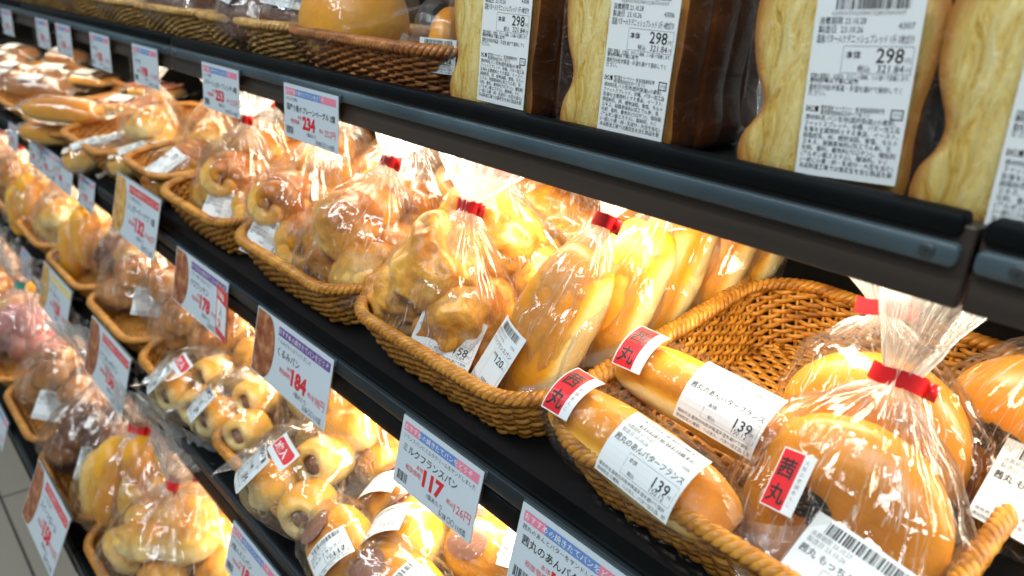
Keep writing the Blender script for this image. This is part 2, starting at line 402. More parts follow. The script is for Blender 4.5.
def loaf_label(cut, code, seed):
    p = Print(62, 98, PM)
    p.bars(12, 89.5, 54, 97, INK, seed); p.text(10, 86.5, '0249007002984102807000009', 3.4, GREY, fit=46)
    p.text(3, 82.2, '消費期限 23.10.28', 4.4, INK, fit=28); p.text(3, 77.8, '製造日  23.10.26', 4.4, INK, fit=27)
    p.text(58, 79.8, code, 4.4, INK, right=True)
    p.text(3, 72.7, '国産バター入りデニッシュブレッド 1斤 '+cut, 5, INK, fit=56)
    p.frame(20, 56.9, 60, 71.1, .3, GREY)
    p.text(22, 64.8, '本体', 4.6, INK, bold=.01); p.text(55, 62.8, '298', 10.5, INK, right=True, bold=.008); p.text(56, 62.8, '円', 3.4, GREY)
    p.text(30, 58.1, '税込', 3.8, INK); p.text(56, 57.9, '321.84', 5.6, INK, right=True); p.text(57, 58.1, '円', 3, GREY)
    p.text(2, 54.1, '定価の価格は、お会計、ポイント価格、との違いで変動します。', 2.9, INK, fit=58)
    p.text(2, 51.5, '原材料等は下部に記載', 3, INK, fit=30, bold=.01)
    p.text(2, 47.6, '直射日光及び高温・多湿を避けて保存してく', 3.6, INK, fit=55); p.text(2, 44.5, 'ださい。', 3.4, INK)
    p.rect(2, 35.6, 10, 38.7, INK); p.text(2.6, 35.9, 'OK', 4, WHITE, z=.3, bold=.02)
    p.text(11.5, 37.1, '株式会社 ベーカリー・東 製造者固有記号', 2.9, INK, fit=38); p.text(11.5, 34.4, '東京都世田谷区北沢一丁目 〇〇', 2.9, INK, fit=30)
    p.frame(53, 34.0, 60, 39.5, .7, INK); p.text(54.3, 35.4, 'プラ', 2.8, INK, fit=4.6)
    t = ['原材料名:パン生地(国内製造)(小麦粉、', 'ファットスプレッド、砂糖、バター加工品', '乳等を主要原料とする食品、イースト、', '脱脂粉乳、卵、植物油脂、食塩、モルト', 'エキス、発酵風味料)/加工でん粉、乳', '化剤、香料、着色料(カロテン)、増粘剤', '(アルギン酸エステル)、酸味料、V.C', '(一部に小麦・卵・乳成分・大豆を含む)', '本品製造工場では落花生を含む製品を製', '造しています。開封後はお早めにお召し', '上がりください。内容量 1斤 保存方法', '直射日光を避け常温で保存。栄養成分表', '示 一切当り 熱量 二五六kcal', 'たんぱく質 五.一g 脂質 十四g 炭水', '化物 二八g 食塩相当量 〇.七g']
    for i, s in enumerate(t[:9]): p.text(2.5, 31.2-i*3.4, s, 3.3, INK, fit=57)
    return p
def small_label(title, price, tax, seed, w=58, h=44):
    p = Print(w, h, PM)
    p.bars(8, h-8.5, w-6, h-2, INK, seed)
    p.text(3, h-12, '消費期限 23.10.27', 3.2, GREY, fit=22); p.text(3, h-15.6, '製造日 23.10.26', 3.2, GREY, fit=21); p.text(w-4, h-14, '3306', 3, GREY, right=True)
    p.text(2.5, h-21.5, title, 4.8, INK, fit=w-5, bold=.008)
    p.frame(18, 8, w-2, h-23.5, .25, GREY)
    p.text(20, h-28, '本体', 3.2, INK); p.text(w-6, h-32, price, 9, INK, right=True, bold=.012); p.text(w-5.5, h-32, '円', 2.4, INK)
    p.text(23, 9.2, '税込', 2.8, INK); p.text(w-7, 9, tax, 4.2, INK, right=True)
    for i, s in enumerate(['保存方法:直射日光及び高温多湿を避けて保存', '原材料名:小麦粉、つぶあん、バター加工品、卵']):
        p.text(2, 4.6-i*3.2, s, 2.6, INK, fit=w-4)
    return p
def akanemaru():
    p = Print(28, 44, PM)
    p.rect(1, 1, 19, 43, STK)
    p.text(2.6, 24.5, '茜', 15, INK, z=.3, bold=.018); p.text(2.6, 5.5, '丸', 15, INK, z=.3, bold=.018)
    for i, c in enumerate('大阪の老舗あんこ'): p.text(21, 37-i*4.4, c, 3.6, GREY)
    return p
def three_sticker():
    p = Print(40, 24, PM); p.rect(4, 6, 36, 20, STK)
    p.ell(4.2, 13, 2.6, 7, STK); p.ell(35.8, 13, 2.6, 7, STK)
    p.text(6, 8.6, '3個入', 10, WHITE, fit=28, bold=.03, z=.3); return p
def card(w, h, title, sub, price, tax, head='mix', pic=None, seed=1):
    p = Print(w, h, [M['card_stock']]+PM[1:], thick=.8)
    x0 = 4
    if pic is not None:
        p.rect(1.5, 1.5, w*.16, h-1.5, PHB if pic == PHB else pic); p.ell(w*.16, h*.5, w*.135, h*.485, pic, z=.16); x0 = w*.32
    hh = h*.13; y = h*.80
    if head == 'mix':
        n = 14; c = [ROSE, ROSE, ROSE, BLUE, BLUE, BLUE, BLUE, BLUE, BLUE, BLUE, ROSE, ROSE, ROSE, ROSE]
        for i in range(n): p.rect(x0+(w-4-x0)*i/n, y, x0+(w-4-x0)*(i+1)/n, y+hh, c[i])
    else: p.rect(x0, y, w-4, y+hh, head)
    p.text(x0+1, y+hh*.22, 'おすすめの焼きたてパンをどうぞ', hh*.75, WHITE, fit=w-8-x0, z=.3)
    p.text(x0+1, h*.705, sub, h*.075, INK, fit=w-7-x0)
    p.text(x0+3, h*.53, title, h*.135, INK, fit=w-9-x0, bold=.012)
    p.text(x0+(w-x0)*.24, h*.40, '本体', h*.08, RED); p.text(x0+(w-x0)*.10, h*.30, '税抜価格', h*.09, RED, fit=(w-x0)*.22)
    p.text(x0+(w-x0)*.34, h*.25, price, h*.31, RED, bold=.05, fit=(w-x0)*.30)
    p.text(x0+(w-x0)*.66, h*.28, '税込', h*.08, RED, fit=(w-x0)*.1); p.text(x0+(w-x0)*.76, h*.24, tax+'円', h*.16, RED, fit=(w-x0)*.20)
    if pic is None: p.bars(x0+1, h*.08, x0+w*.14, h*.22, INK, seed)
    p.text(x0+(w-x0)*.42, h*.13, '1個あたり', h*.085, INK, fit=w*.2); p.text(x0+(w-x0)*.6, h*.04, '5128 〇〇 11/5迄', h*.10, INK, fit=(w-x0)*.34, bold=.01)
    return p

# ------------------------------------------------------------------ store shell and shelving
mb = MB(); mb.box(-6, 2.5, -3.0, 1.6, -.02, 0); tag(link('floor', mb.mesh('floor', [M['tiles']], False)), kind='structure')
mb = MB(); mb.box(-6, 2.5, .93, .99, 0, 3.0); tag(link('wall_back', mb.mesh('wall_back', [plain('dark_store_wall', (.05, .045, .04), .7)], False)), kind='structure')

def rounded_bar(mb, x0, x1, y, th, z0, z1, mat, n=6, ends=True):
    """a flat bar along x with rounded ends, front face at y, depth th"""
    h = (z1-z0)/2; zc = (z0+z1)/2; r = min(h*.6, .006); pts = []
    for cx, cz, a0 in ((x1-r, z1-r, 0), (x0+r, z1-r, 90), (x0+r, z0+r, 180), (x1-r, z0+r, 270)):
        for i in range(n+1):
            a = math.radians(a0+90*i/n); pts.append((cx+r*math.cos(a), cz+r*math.sin(a)))
    k = len(pts); e = .0012
    rings = [(0, th), (0, e), (e*.8, 0)]
    V = []
    for ins, yy in rings:
        for (x, z) in pts: V.append((x+(ins if x < (x0+x1)/2 else -ins), y+yy, z+(ins if z < zc else -ins)))
    F = [tuple(range(2*k, 3*k))[::-1]]
    for j in range(2):
        for i in range(k): F.append((j*k+i, (j+1)*k+i, (j+1)*k+(i+1) % k, j*k+(i+1) % k))
    mb.add(V, F, mat)

UNIT_LABELS = ['dark shelving bay at the right end, past the gap in the top shelf edge',
               'long dark shelving bay in the middle holding the sliced loaves and nearest baskets',
               'dark shelving bay left of centre, under the row of small white price cards',
               'dark shelving bay farther left, blurred, next to the far one',
               'farthest dark shelving bay at the upper left, mostly out of focus']
for i in range(5):
    xa, xb = BAYS[i+1]+.0012, BAYS[i]-.0012
    u = empty('shelving_bay', ((xa+xb)/2, .6, 0)); tag(u, UNIT_LABELS[i], 'shelf', 'shelving bays'); cx = (xa+xb)/2
    def P(name, mb, mats, smooth=False):
        o = link(name, mb.mesh(name, mats, smooth), u); o.location = (-cx, -.6, 0); return o
    mb = MB(); mb.box(xa, xb, .90, .92, 0, 2.0); P('back_panel', mb, [M['panel']])
    mb = MB(); mb.box(xa, xb, .26, .92, 0, .16, bev=.003); P('plinth', mb, [M['board']])
    mb = MB(); mb.box(xa, xa+.016, .62, .899, .17, 2.0); P('upright', mb, [M['board']])
    for k in (1, 2, 3, 4):
        y0, z0, t = LV[k]
        T = Matrix.Translation((0, y0, z0)) @ Matrix.Rotation(t, 4, 'X')
        dep = (.895-y0)/math.cos(t)
        mb = MB(); mb.box(xa, xb, .004, dep, -.016, 0, 0, T); b = P('shelf_board', mb, [M['board']])
        mb = MB(); mb.box(xa, xb, .02, dep, -.0175, -.0165, 0, T); P('shelf_underside', mb, [M['underside']])
        if k == 1:
            zt = CAM_Z-.080
            mb = MB(); rounded_bar(mb, xa+.001, xb-.006, y0-.004, .012, zt-.0125, zt, 0); P('front_lip', mb, [M['black']], True)
            mb = MB(); mb.box(xa, xb, y0-.001, y0+.018, CAM_Z-.128, zt-.006, bev=.001); P('fascia', mb, [M['fascia']])
            mb = MB(); rounded_bar(mb, xa+.001, xb-.004, y0-.0065, .006, CAM_Z-.1070, CAM_Z-.0950, 0); s = P('rail_strip', mb, [M['strip']], True)
            for xs in (xa+.02, xb-.018):
                mb = MB(); a = np.linspace(0, 2*np.pi, 20, endpoint=False)
                prof = [(.0001, -.0009), (.0018, -.0009), (.0032, -.0012), (.0038, -.0004), (.0040, .0006)]
                G = np.array([[(xs+r*math.cos(q), y0-.0066+d, CAM_Z-.1008+r*math.sin(q)) for q in a] for r, d in prof]); mb.grid(G, 0, cu=True)
                mb.box(xs-.0018, xs+.0018, y0-.0078, y0-.0074, CAM_Z-.1011, CAM_Z-.1005, 1); mb.box(xs-.0003, xs+.0003, y0-.0078, y0-.0074, CAM_Z-.1026, CAM_Z-.099, 1)
                so = link('screw', mb.mesh('screw', [M['screw'], M['ink']], True), s)
        else:
            hgt = .045 if k == 2 else .052
            mb = MB(); mb.box(xa, xb, -.001, .016, -hgt, .003, 0, Matrix.Translation((0, y0, z0)), bev=.002); P('fascia', mb, [M['black']])
            mb = MB(); rounded_bar(mb, xa+.001, xb-.001, y0-.006, .006, z0-.017, z0-.001, 0); P('rail_strip', mb, [M['navy_rail']], True)
            mb = MB(); rounded_bar(mb, xa+.001, xb-.001, y0-.004, .004, z0-hgt+.003, z0-.021, 0); P('lower_strip', mb, [M['black']], True)
        if k < 4:
            yl, zl = y0+.085, z0-.0275
            mb = MB(); mb.tube([(x, yl+.02, zl) for x in np.linspace(xa+.04, xb-.04, 5)], .007, 10); P('lamp_tube', mb, [M['led']], True)

# ------------------------------------------------------------------ baskets
def rrect(hx, hy, rc, N):
    """N points along a rounded rectangle and their outward normals"""
    segs = []; lx, ly = 2*(hx-rc), 2*(hy-rc); arc = math.pi*rc/2
    tot = 2*lx+2*ly+4*arc; P = []; Nn = []
    for i in range(N):
        s = (i/N*tot + ly/2) % tot
        parts = [('l', (hx, -hy+rc), (0, 1), ly), ('a', (hx-rc, hy-rc), 0, arc), ('l', (hx-rc, hy), (-1, 0), lx), ('a', (-hx+rc, hy-rc), 90, arc),
                 ('l', (-hx, hy-rc), (0, -1), ly), ('a', (-hx+rc, -hy+rc), 180, arc), ('l', (-hx+rc, -hy), (1, 0), lx), ('a', (hx-rc, -hy+rc), 270, arc)]
        for t, p, d, L in parts:
            if s <= L or (t == 'a' and p == parts[-1][1] and d == 270):
                if t == 'l': P.append((p[0]+d[0]*s, p[1]+d[1]*s)); Nn.append((d[1], -d[0]))
                else:
                    a = math.radians(d+90*min(1, s/L)); P.append((p[0]+rc*math.cos(a), p[1]+rc*math.sin(a))); Nn.append((math.cos(a), math.sin(a)))
                break
            s -= L
    return np.array(P), np.array(Nn)
BK = {}
def basket_meshes(w, d, h, mat, S=84, rows=12, q=4, tall=1.0):
    key = (round(w, 3), round(d, 3), h, mat, S)
    if key in BK: return BK[key]
    N = S*q; tp = .022
    mb = MB()
    def wall(z, N=N):
        f = z/h; hx = w/2-tp*(1-f)**1.2; hy = d/2-tp*(1-f)**1.2
        return rrect(hx, hy, .045+.01*f, N)
    r_ = random.Random(3)
    i = np.arange(N)
    for j in range(rows):
        z = .004+(h-.008)*j/(rows-1)
        P, Nm = wall(z)
        ph = math.pi*i/q + math.pi*j
        off = np.cos(ph)*.0022
        zz = z + .0007*np.sin(ph) + .0007*np.sin(i*.31+j*1.7)
        path = np.stack([P[:, 0]+Nm[:, 0]*off, P[:, 1]+Nm[:, 1]*off, zz], -1)
        mb.tube(path, (h/(rows-1))*.57, 6, 0, closed=True, squash=(.62, 1.0))
    for k in range(0, S):                                  # upright stakes the strands go round
        pts = []
        for z in np.linspace(.002, h, 4):
            P, Nm = wall(z); pts.append((*P[(k*q) % N], z))
        mb.tube(pts, .0019, 5, 0, up=(.3, .2, 0.1))
    side = mb.mesh('woven_side', [M[mat]])
    mb = MB(); P, Nm = rrect(w/2+.001, d/2+.001, .056, 420)
    t = np.linspace(0, 2*np.pi, 420, endpoint=False); turns = 58
    for s in range(3):
        a = turns*t+s*2*np.pi/3; rr = .0042
        off = rr*np.cos(a); z = h+.003+rr*.8*np.sin(a)
        mb.tube(np.stack([P[:, 0]+Nm[:, 0]*off, P[:, 1]+Nm[:, 1]*off, z], -1), .0034, 5, 0, closed=True)
    rim = mb.mesh('rim', [M[mat]])
    mb = MB(); hx, hy = w/2-tp-.001, d/2-tp-.001
    ny = int(2*hy/.006)
    for j in range(ny):
        y = -hy+2*hy*(j+.5)/ny; x = np.linspace(-hx, hx, 44)
        ix = max(0, abs(y)-(hy-.04)); sh = .04-math.sqrt(max(0, .04**2-ix**2)); x = x*(1-sh/hx)
        mb.tube(np.stack([x, np.full_like(x, y), .004+.0018*np.cos(np.arange(44)*math.pi/2+math.pi*j)], -1), .0029, 5, 0, squash=(1, .6))
    for kx in range(22):
        x = -hx+2*hx*(kx+.5)/22; ix = max(0, abs(x)-(hx-.04)); sh = .04-math.sqrt(max(0, .04**2-ix**2))
        mb.tube([(x, -hy+sh, .004), (x, hy-sh, .004)], .002, 5, 0)
    base = mb.mesh('woven_base', [M[mat]])
    BK[key] = (side, rim, base); return BK[key]
def basket(k, x0, x1, d0, depth, label, mat='wicker', h=.045, rz=0.0, S=84):
    loc = onshelf(k, (x0+x1)/2, d0+depth/2, .0012)
    b = empty('wicker_basket', loc, (LV[k][2], 0, rz))
    tag(b, label, 'basket', 'wicker baskets')
    for n, me in zip(('woven_side', 'rim', 'woven_base'), basket_meshes(x1-x0, depth, h, mat, S)): link(n, me, b)
    return b

# ------------------------------------------------------------------ breads
BR = {}
def blob(name, rad, mats, seed=0, e1=1.0, e2=1.0, lump=.0, lf=30, nu=56, nv=36, bake='z', extra=None, flat_bottom=.0, crk=0.0):
    """superellipsoid dough form; bake 0 at the pale seam, 1 at the brown top"""
    key = (name, rad, seed)
    if key in BR: return BR[key]
    u = np.linspace(-np.pi, np.pi, nu, endpoint=False); v = np.linspace(-np.pi/2+.02, np.pi/2-.02, nv)
    V, U = np.meshgrid(v, u, indexing='ij')
    sp = lambda a, e: np.sign(a)*np.abs(a)**e
    D = np.stack([sp(np.cos(V), e1)*sp(np.cos(U), e2), sp(np.cos(V), e1)*sp(np.sin(U), e2), sp(np.sin(V), e1)], -1)
    P = D*np.array(rad)
    if extra is not None: P = extra(P, D)
    if lump:
        n = D/ (np.linalg.norm(D, axis=-1, keepdims=True)+1e-9)
        P = P+n*(fbm(P*lf, seed)*lump)[..., None]
        if crk: P = P+n*((crease(P*30, seed+7, 2)+.5)*crk)[..., None]
    if flat_bottom: P[..., 2] = np.maximum(P[..., 2], -rad[2]*(1-flat_bottom))
    bk = np.clip(D[..., 2]*.5+.5, 0, 1)
    if bake == 'seam': bk = np.clip(.25+ .9*np.abs(D[..., 1]-(-.55))*1.1, 0, 1)
    mb = MB(); mb.grid(P, 0, cu=True)
    b = nu*(nv-1); mb.f += [tuple(range(nu))[::-1], tuple(b+i for i in range(nu))]; mb.m += [0, 0]
    me = mb.mesh(name, mats, True, {'bake': bk.reshape(-1)})
    BR[key] = me; return me
def baguette(L=.19, r=.030, seed=0, mat='crust_soft', bend=.006):
    def ex(P, D):
        P = P.copy(); t = P[..., 0]/(L/2)
        P[..., 2] += bend*(1-t*t)
        groove = np.exp(-((D[..., 1]+.72)/.16)**2)*(1-np.abs(t)**3)     # the seam along the side
        P[..., 1] *= 1-.10*groove; return P
    me = blob('baguette%g%g' % (L, r), (L/2, r, r*.9), [M[mat]], seed, 1.0, .62, .006, 22, 60, 40, extra=ex)
    n = len(me.vertices); v = np.zeros(n*3); me.vertices.foreach_get('co', v); v = v.reshape(-1, 3)
    ang = v[:, 1]/r
    side = np.clip((ang+.88)/.30, 0, 1); side = side*side*(3-2*side)
    bk = np.clip(.62+.35*v[:, 2]/r, .15, 1)*side + .02
    t = np.abs(v[:, 0])/(L/2); bk = np.clip(bk+.22*t**3, 0, 1)
    me.attributes['bake'].data.foreach_set('value', np.clip(bk, 0, 1)); return me
def torus_bread(name, Rr, r, mats, seed=0, lump=.004, sq=.85):
    key = (name, Rr, r, seed)
    if key in BR: return BR[key]
    u = np.linspace(0, 2*np.pi, 48, endpoint=False); v = np.linspace(0, 2*np.pi, 24, endpoint=False)
    V, U = np.meshgrid(v, u, indexing='ij'); rr = r*(1+.08*np.sin(U*2+seed))
    P = np.stack([(Rr+rr*np.cos(V))*np.cos(U), (Rr+rr*np.cos(V))*np.sin(U), rr*sq*np.sin(V)], -1)
    P += (fbm(P*25, seed)*lump)[..., None]*np.stack([np.cos(V)*np.cos(U), np.cos(V)*np.sin(U), np.sin(V)], -1)
    mb = MB(); mb.grid(P, 0, cu=True, cv=True)
    me = mb.mesh(name, mats, True, {'bake': np.clip(.5+.55*np.sin(V), 0, 1).reshape(-1)}); BR[key] = me; return me
def twist_bread(name, L, r, mats, seed=0, strands=2, turns=2.2):
    key = (name, L, r, seed)
    if key in BR: return BR[key]
    mb = MB(); t = np.linspace(-1, 1, 50); bk = []
    for s in range(strands):
        a = turns*np.pi*t+s*2*np.pi/strands; e = np.sqrt(np.clip(1-t**4, 0.03, 1))
        path = np.stack([t*L/2, r*.62*np.cos(a)*e, r*.62*np.sin(a)*e], -1)
        mb.tube(path, r*.72*e, 14, 0, up=(0, .2, 1))
    V = np.concatenate(mb.v); V += fbm(V*40, seed)[:, None]*.004; mb.v = [V]
    me = mb.mesh(name, mats, True, {'bake': np.clip(.55+.6*V[:, 2]/r, 0, 1)}); BR[key] = me; return me

# ------------------------------------------------------------------ bags
BG = {}
def gathered_bag(a, b, hb, hn, ht, seed, flare=1.0, lean=(0, 0), film_m='film', nu=150, twist=.3):
    """body of half-widths a,b rising to hb, tied at height hn, the open end fanning out to ht"""
    key = ('g', a, b, hb, hn, ht, seed, flare, lean, film_m)
    if key in BG: return BG[key]
    kz = [0, 0, .03*hb, .18*hb, .45*hb, .72*hb, hb, (hb*.45+hn*.55), hn-.006, hn, hn+.006, hn+(ht-hn)*.4, ht-(ht-hn)*.15, ht]
    kr = [.02, .55, .86, 1.0, 1.04, .97, .68, .33, .13, .10, .14, .38*flare, .62*flare, .70*flare]
    kt = np.array([0, .05, .10, .18, .30, .42, .54, .64, .72, .74, .76, .86, .95, 1.0])
    T = np.linspace(0, 1, 96); z = np.interp(T, kt, kz); r = np.interp(T, kt, kr)
    ker = np.array([1, 2, 3, 2, 1])/9.0
    rs = np.convolve(np.pad(r, 2, 'edge'), ker, 'valid'); zs = np.convolve(np.pad(z, 2, 'edge'), ker, 'valid')
    r = np.where(np.abs(T-.74) < .03, r, rs); z = np.where(T < .03, z, zs)
    U = np.linspace(0, 2*np.pi, nu, endpoint=False); TT, UU = np.meshgrid(T, U, indexing='ij')
    g = np.exp(-((TT-.74)/.12)**2)                                   # gathering near the tie
    up = np.clip((TT-.74)/.2, 0, 1)
    rs_ = random.Random(seed); f = 0
    for kk, w in ((7, .34), (13, .30), (22, .22), (34, .14)):
        ph = rs_.random()*6.28; x = (kk*UU+ph+ (TT-.74)*rs_.uniform(-4, 4))/(2*np.pi)
        f = f + w*(4*np.abs(x-np.floor(x+.5))-1)
    amp = .025+.42*g+.34*up
    amp = np.where(TT < .5, .02+.05*np.clip(TT/.5, 0, 1), amp)
    RR = r[:, None]*(1+amp*f)
    ea = a*(1+ .25*up); eb = b*(1-.45*up) if True else b
    X = RR*ea*np.cos(UU)*1.0; Y = RR*eb*np.sin(UU); Z = np.repeat(z[:, None], nu, 1)
    bx = np.where(TT < .6, 1, 0)
    P = np.stack([X, Y, Z], -1)
    cz = crease(P*17, seed)*(.0105*(1-g)*np.clip((TT-.03)*12, 0, 1)+.001)
    cz = cz+fbm(P*13, seed+3)*.012*(1-g)*np.clip((TT-.08)*8, 0, 1)
    rad = np.stack([np.cos(UU), np.sin(UU), np.zeros_like(UU)], -1)
    P = P+rad*cz[..., None]
    P[..., 2] += up*(.012*f + fbm(P*22, seed+9)*.02)
    k = np.clip((P[..., 2]-hb*.5)/(ht-hb*.5), 0, 1)**1.2
    P[..., 0] += lean[0]*k; P[..., 1] += lean[1]*k
    mb = MB(); mb.grid(P, 0, cu=True)
    gat = np.clip(np.exp(-((TT-.74)/.09)**2)*1.2+up*.9, 0, 1)
    fold = np.stack([np.cos(UU)*5.5, np.sin(UU)*5.5, TT*2.6+seed], -1)
    me = mb.mesh('film_bag', [M[film_m]], True, {'gather': gat.reshape(-1), 'fold': fold.reshape(-1, 3)})
    kn = np.clip((hn-hb*.5)/(ht-hb*.5), 0, 1)**1.2
    BG[key] = (me, (lean[0]*kn, lean[1]*kn, hn)); return BG[key]
def tape_mesh(w=.012, l=.030, mat='tape_red', seed=0):
    key = ('t', w, l, mat)
    if key in BG: return BG[key]
    a = np.linspace(0, 2*np.pi, 28, endpoint=False); mb = MB()
    c = np.cos(a); s = np.sin(a)
    x = np.sign(c)*np.abs(c)**.5*l/2; y = np.sign(s)*np.abs(s)**.8*.0065
    z = np.linspace(-w/2, w/2, 3); G = np.array([[(x[i], y[i], zz+.0012*math.sin(x[i]*160)) for i in range(28)] for zz in z])
    mb.grid(G, 0, cu=True)
    mb.box(l/2-.001, l/2+.007, -.0007, .0007, -w/2, w/2)
    me = mb.mesh('tie_tape', [M[mat]], True); BG[key] = me; return me
def pillow_bag(L, ry, rz, seed, fin=.03, film_m='film_crisp', puff=1.0, finw=1.0):
    """film wrapper drawn close over a long bread with flat crimped ends along x"""
    key = ('p', L, ry, rz, seed, fin, film_m)
    if key in BG: return BG[key]
    nt_, nu = 90, 72; T = np.linspace(-1, 1, nt_); U = np.linspace(0, 2*np.pi, nu, endpoint=False)
    TT, UU = np.meshgrid(T, U, indexing='ij'); Lt = L/2+fin
    x = TT*Lt; q = np.clip(np.abs(x)/(L/2), 0, 5)
    body = np.sqrt(np.clip(1-np.clip(q, 0, 1)**4, 0, 1)); e = np.clip((np.abs(x)-L/2*.8)/(fin+L/2*.2), 0, 1)
    hz = rz*1.08*body*(1-e)+.0012; wy = ry*1.06*(body*(1-e)+e*finw*.95)
    sp = lambda a, p: np.sign(a)*np.abs(a)**p
    P = np.stack([x, wy*sp(np.cos(UU), .9), hz*sp(np.sin(UU), .9)], -1)
    rad = np.stack([np.zeros_like(UU), np.cos(UU), np.sin(UU)], -1)
    cz = (crease(P*np.array([20, 32, 32]), seed)+.45)*.007+fbm(P*15, seed+5)*.006
    P = P+rad*(np.maximum(cz, -.0005)*puff*(1-.4*e))[..., None]
    P[..., 2] += e*(fbm(P*24, seed+2)*.03)
    mb = MB(); mb.grid(P, 0, cu=True)
    me = mb.mesh('film_wrapper', [M[film_m]], True, {'gather': (e*.35).reshape(-1), 'fold': np.stack([P[..., 0]*22+seed, P[..., 1]*60, P[..., 2]*60], -1).reshape(-1, 3)}); BG[key] = me; return me

# ------------------------------------------------------------------ packs (each is a thing: bread, wrapper, tie, label)
def wrapped(p, name, r, x0, ang0, rot=0.0, off=.0012, rz=None, k=1.0):
    """lay a print round a long pack: x along the pack, bent about the pack's axis"""
    rz = rz or r
    def fn(V):
        V = V*np.array([k, k, 1]); X = V[:, 0]-p.w*k/2000; Y = V[:, 1]-p.h*k/2000; c, s = math.cos(rot), math.sin(rot)
        a = X*c-Y*s+x0; b = (X*s+Y*c)/r+ang0
        return np.stack([a, (r+off+V[:, 2])*np.sin(b), (rz+off+V[:, 2])*np.cos(b)], -1)
    return p.bend(fn, name)
LB = {}
def lab(key, make):
    if key not in LB: LB[key] = make()
    return LB[key]
def at(px, py, Y):                       # point seen at a place in the photograph, on the upright plane Y
    c = np.array([px-512, -(py-288), -FPX]); r = R @ c; r = r*(Y/r[1]); return Vector((r[0], r[1], r[2]+CAM_Z))
def spot(k, px, py, h):                  # point seen there on the plane h above shelf k
    c = np.array([px-512, -(py-288), -FPX]); r = R @ c
    y0, z0, t = LV[k]; n = np.array([0, -math.sin(t), math.cos(t)]); p0 = np.array([0, y0, z0-CAM_Z])+n*h
    r = r*(n @ p0)/(n @ r); return Vector((r[0], r[1], r[2]+CAM_Z))
PROTO = {}
def part(root, name, me, loc=(0, 0, 0), rot=(0, 0, 0), label=None):
    o = link(name, me, root, loc, rot)
    if label: o['label'] = label
    return o
def copy_tree(o, parent=None):
    c = o.copy(); col.objects.link(c)
    if parent: c.parent = parent
    for ch in kids(o): copy_tree(ch, c)
    return c
def put(kind, builder, loc, rot, label, cat, group, scale=1.0):
    if kind in PROTO: o = copy_tree(PROTO[kind])
    else:
        o = builder(); PROTO[kind] = o
    o.location = loc; o.rotation_euler = rot; o.scale = (scale,)*3
    tag(o, label, cat, group); return o

def p_butter_baguette(seed):
    def b():
        r = empty('bean_butter_roll_pack', (0, 0, 0)); L = .175
        part(r, 'long_roll', baguette(L, .027, seed), label='golden soft long roll with a pale split side')
        part(r, 'film_wrapper', pillow_bag(L+.01, .031, .030, seed, .028, 'film_tight', .8))
        part(r, 'price_label', lab(('bb', 1), lambda: wrapped(small_label('茜丸のあんバターフランス', '139', '150.12', 4), 'price_label', .0385, .032, -.24, 0, k=1.14)), label='white label reading 139')
        part(r, 'brand_sticker', lab(('ak', 1), lambda: wrapped(akanemaru(), 'brand_sticker', .0345, -.058, .05, .08)), label='red and white sticker with black characters')
        return r
    return b
def p_gathered(name, cont, a, b_, hb, hn, ht, seed, tape='tape_red', lean=(0, 0), label_at=None, film_m='film', flare=1.0, extra=None, tl=.026):
    def b():
        r = empty(name, (0, 0, 0))
        for nm, me, loc, rot in cont(): part(r, nm, me, loc, rot)
        me, k = gathered_bag(a, b_, hb, hn, ht, seed, flare, lean, film_m)
        part(r, 'film_bag', me)
        part(r, 'tie_tape', tape_mesh(.011, tl, tape), k, (0, 0, .3*math.sin(seed*3)), label='green tie tape' if tape == 'tape_green' else 'red tie tape')
        if label_at:
            for mk, loc, rot, nm in label_at: part(r, nm, mk, loc, rot)
        return r
    return b
def plain_label(seed=0, title='ロールパン', price='158', tax='170.64', curl=3):
    return lab(('pl', title, curl), lambda: small_label(title, price, tax, 11+seed).flat('price_label', curl=curl))

# contents
def c_bean_bun():
    me = blob('flat_round_bun', (.066, .026, .062), [M['crust_orange']], 5, .9, 1.0, .007, 22, bake='z')
    n = len(me.vertices); v = np.zeros(n*3); me.vertices.foreach_get('co', v); v = v.reshape(-1, 3)
    me.attributes['bake'].data.foreach_set('value', np.clip(.75-v[:, 1]*9 - .0*v[:, 2], 0, 1))
    sd = BR.get('seedspot')
    if sd is None:
        mb = MB(); r_ = random.Random(4)
        for i in range(90):
            q = r_.random()*6.28; d = .0125*math.sqrt(r_.random()); x, z = d*math.cos(q)*1.5, d*math.sin(q)*.6
            mb.box(x-.0014, x+.0014, -.0012, .0012, z-.0011, z+.0011, 0, Matrix.Rotation(r_.random()*.6, 4, 'Y'))
        X = np.linspace(0, 2*np.pi, 20, endpoint=False)
        mb.grid(np.array([[(.0185*s*math.cos(q), .0004, .0085*s*math.sin(q)) for q in X] for s in (1, .5, .01)]), 0, cu=True)
        sd = mb.mesh('black_seeds', [M['sesame']]); BR['seedspot'] = sd
    return [('round_bun', me, (0, 0, .064), (.05, 0, 0)), ('black_seeds', sd, (-.012, -.0285, .066), (-.05, -.15, -.10))]
def c_french():
    return [('long_roll', baguette(.148, .035, 11, bend=.004), (0, 0, .080), (0, math.radians(-86), math.radians(100)))]
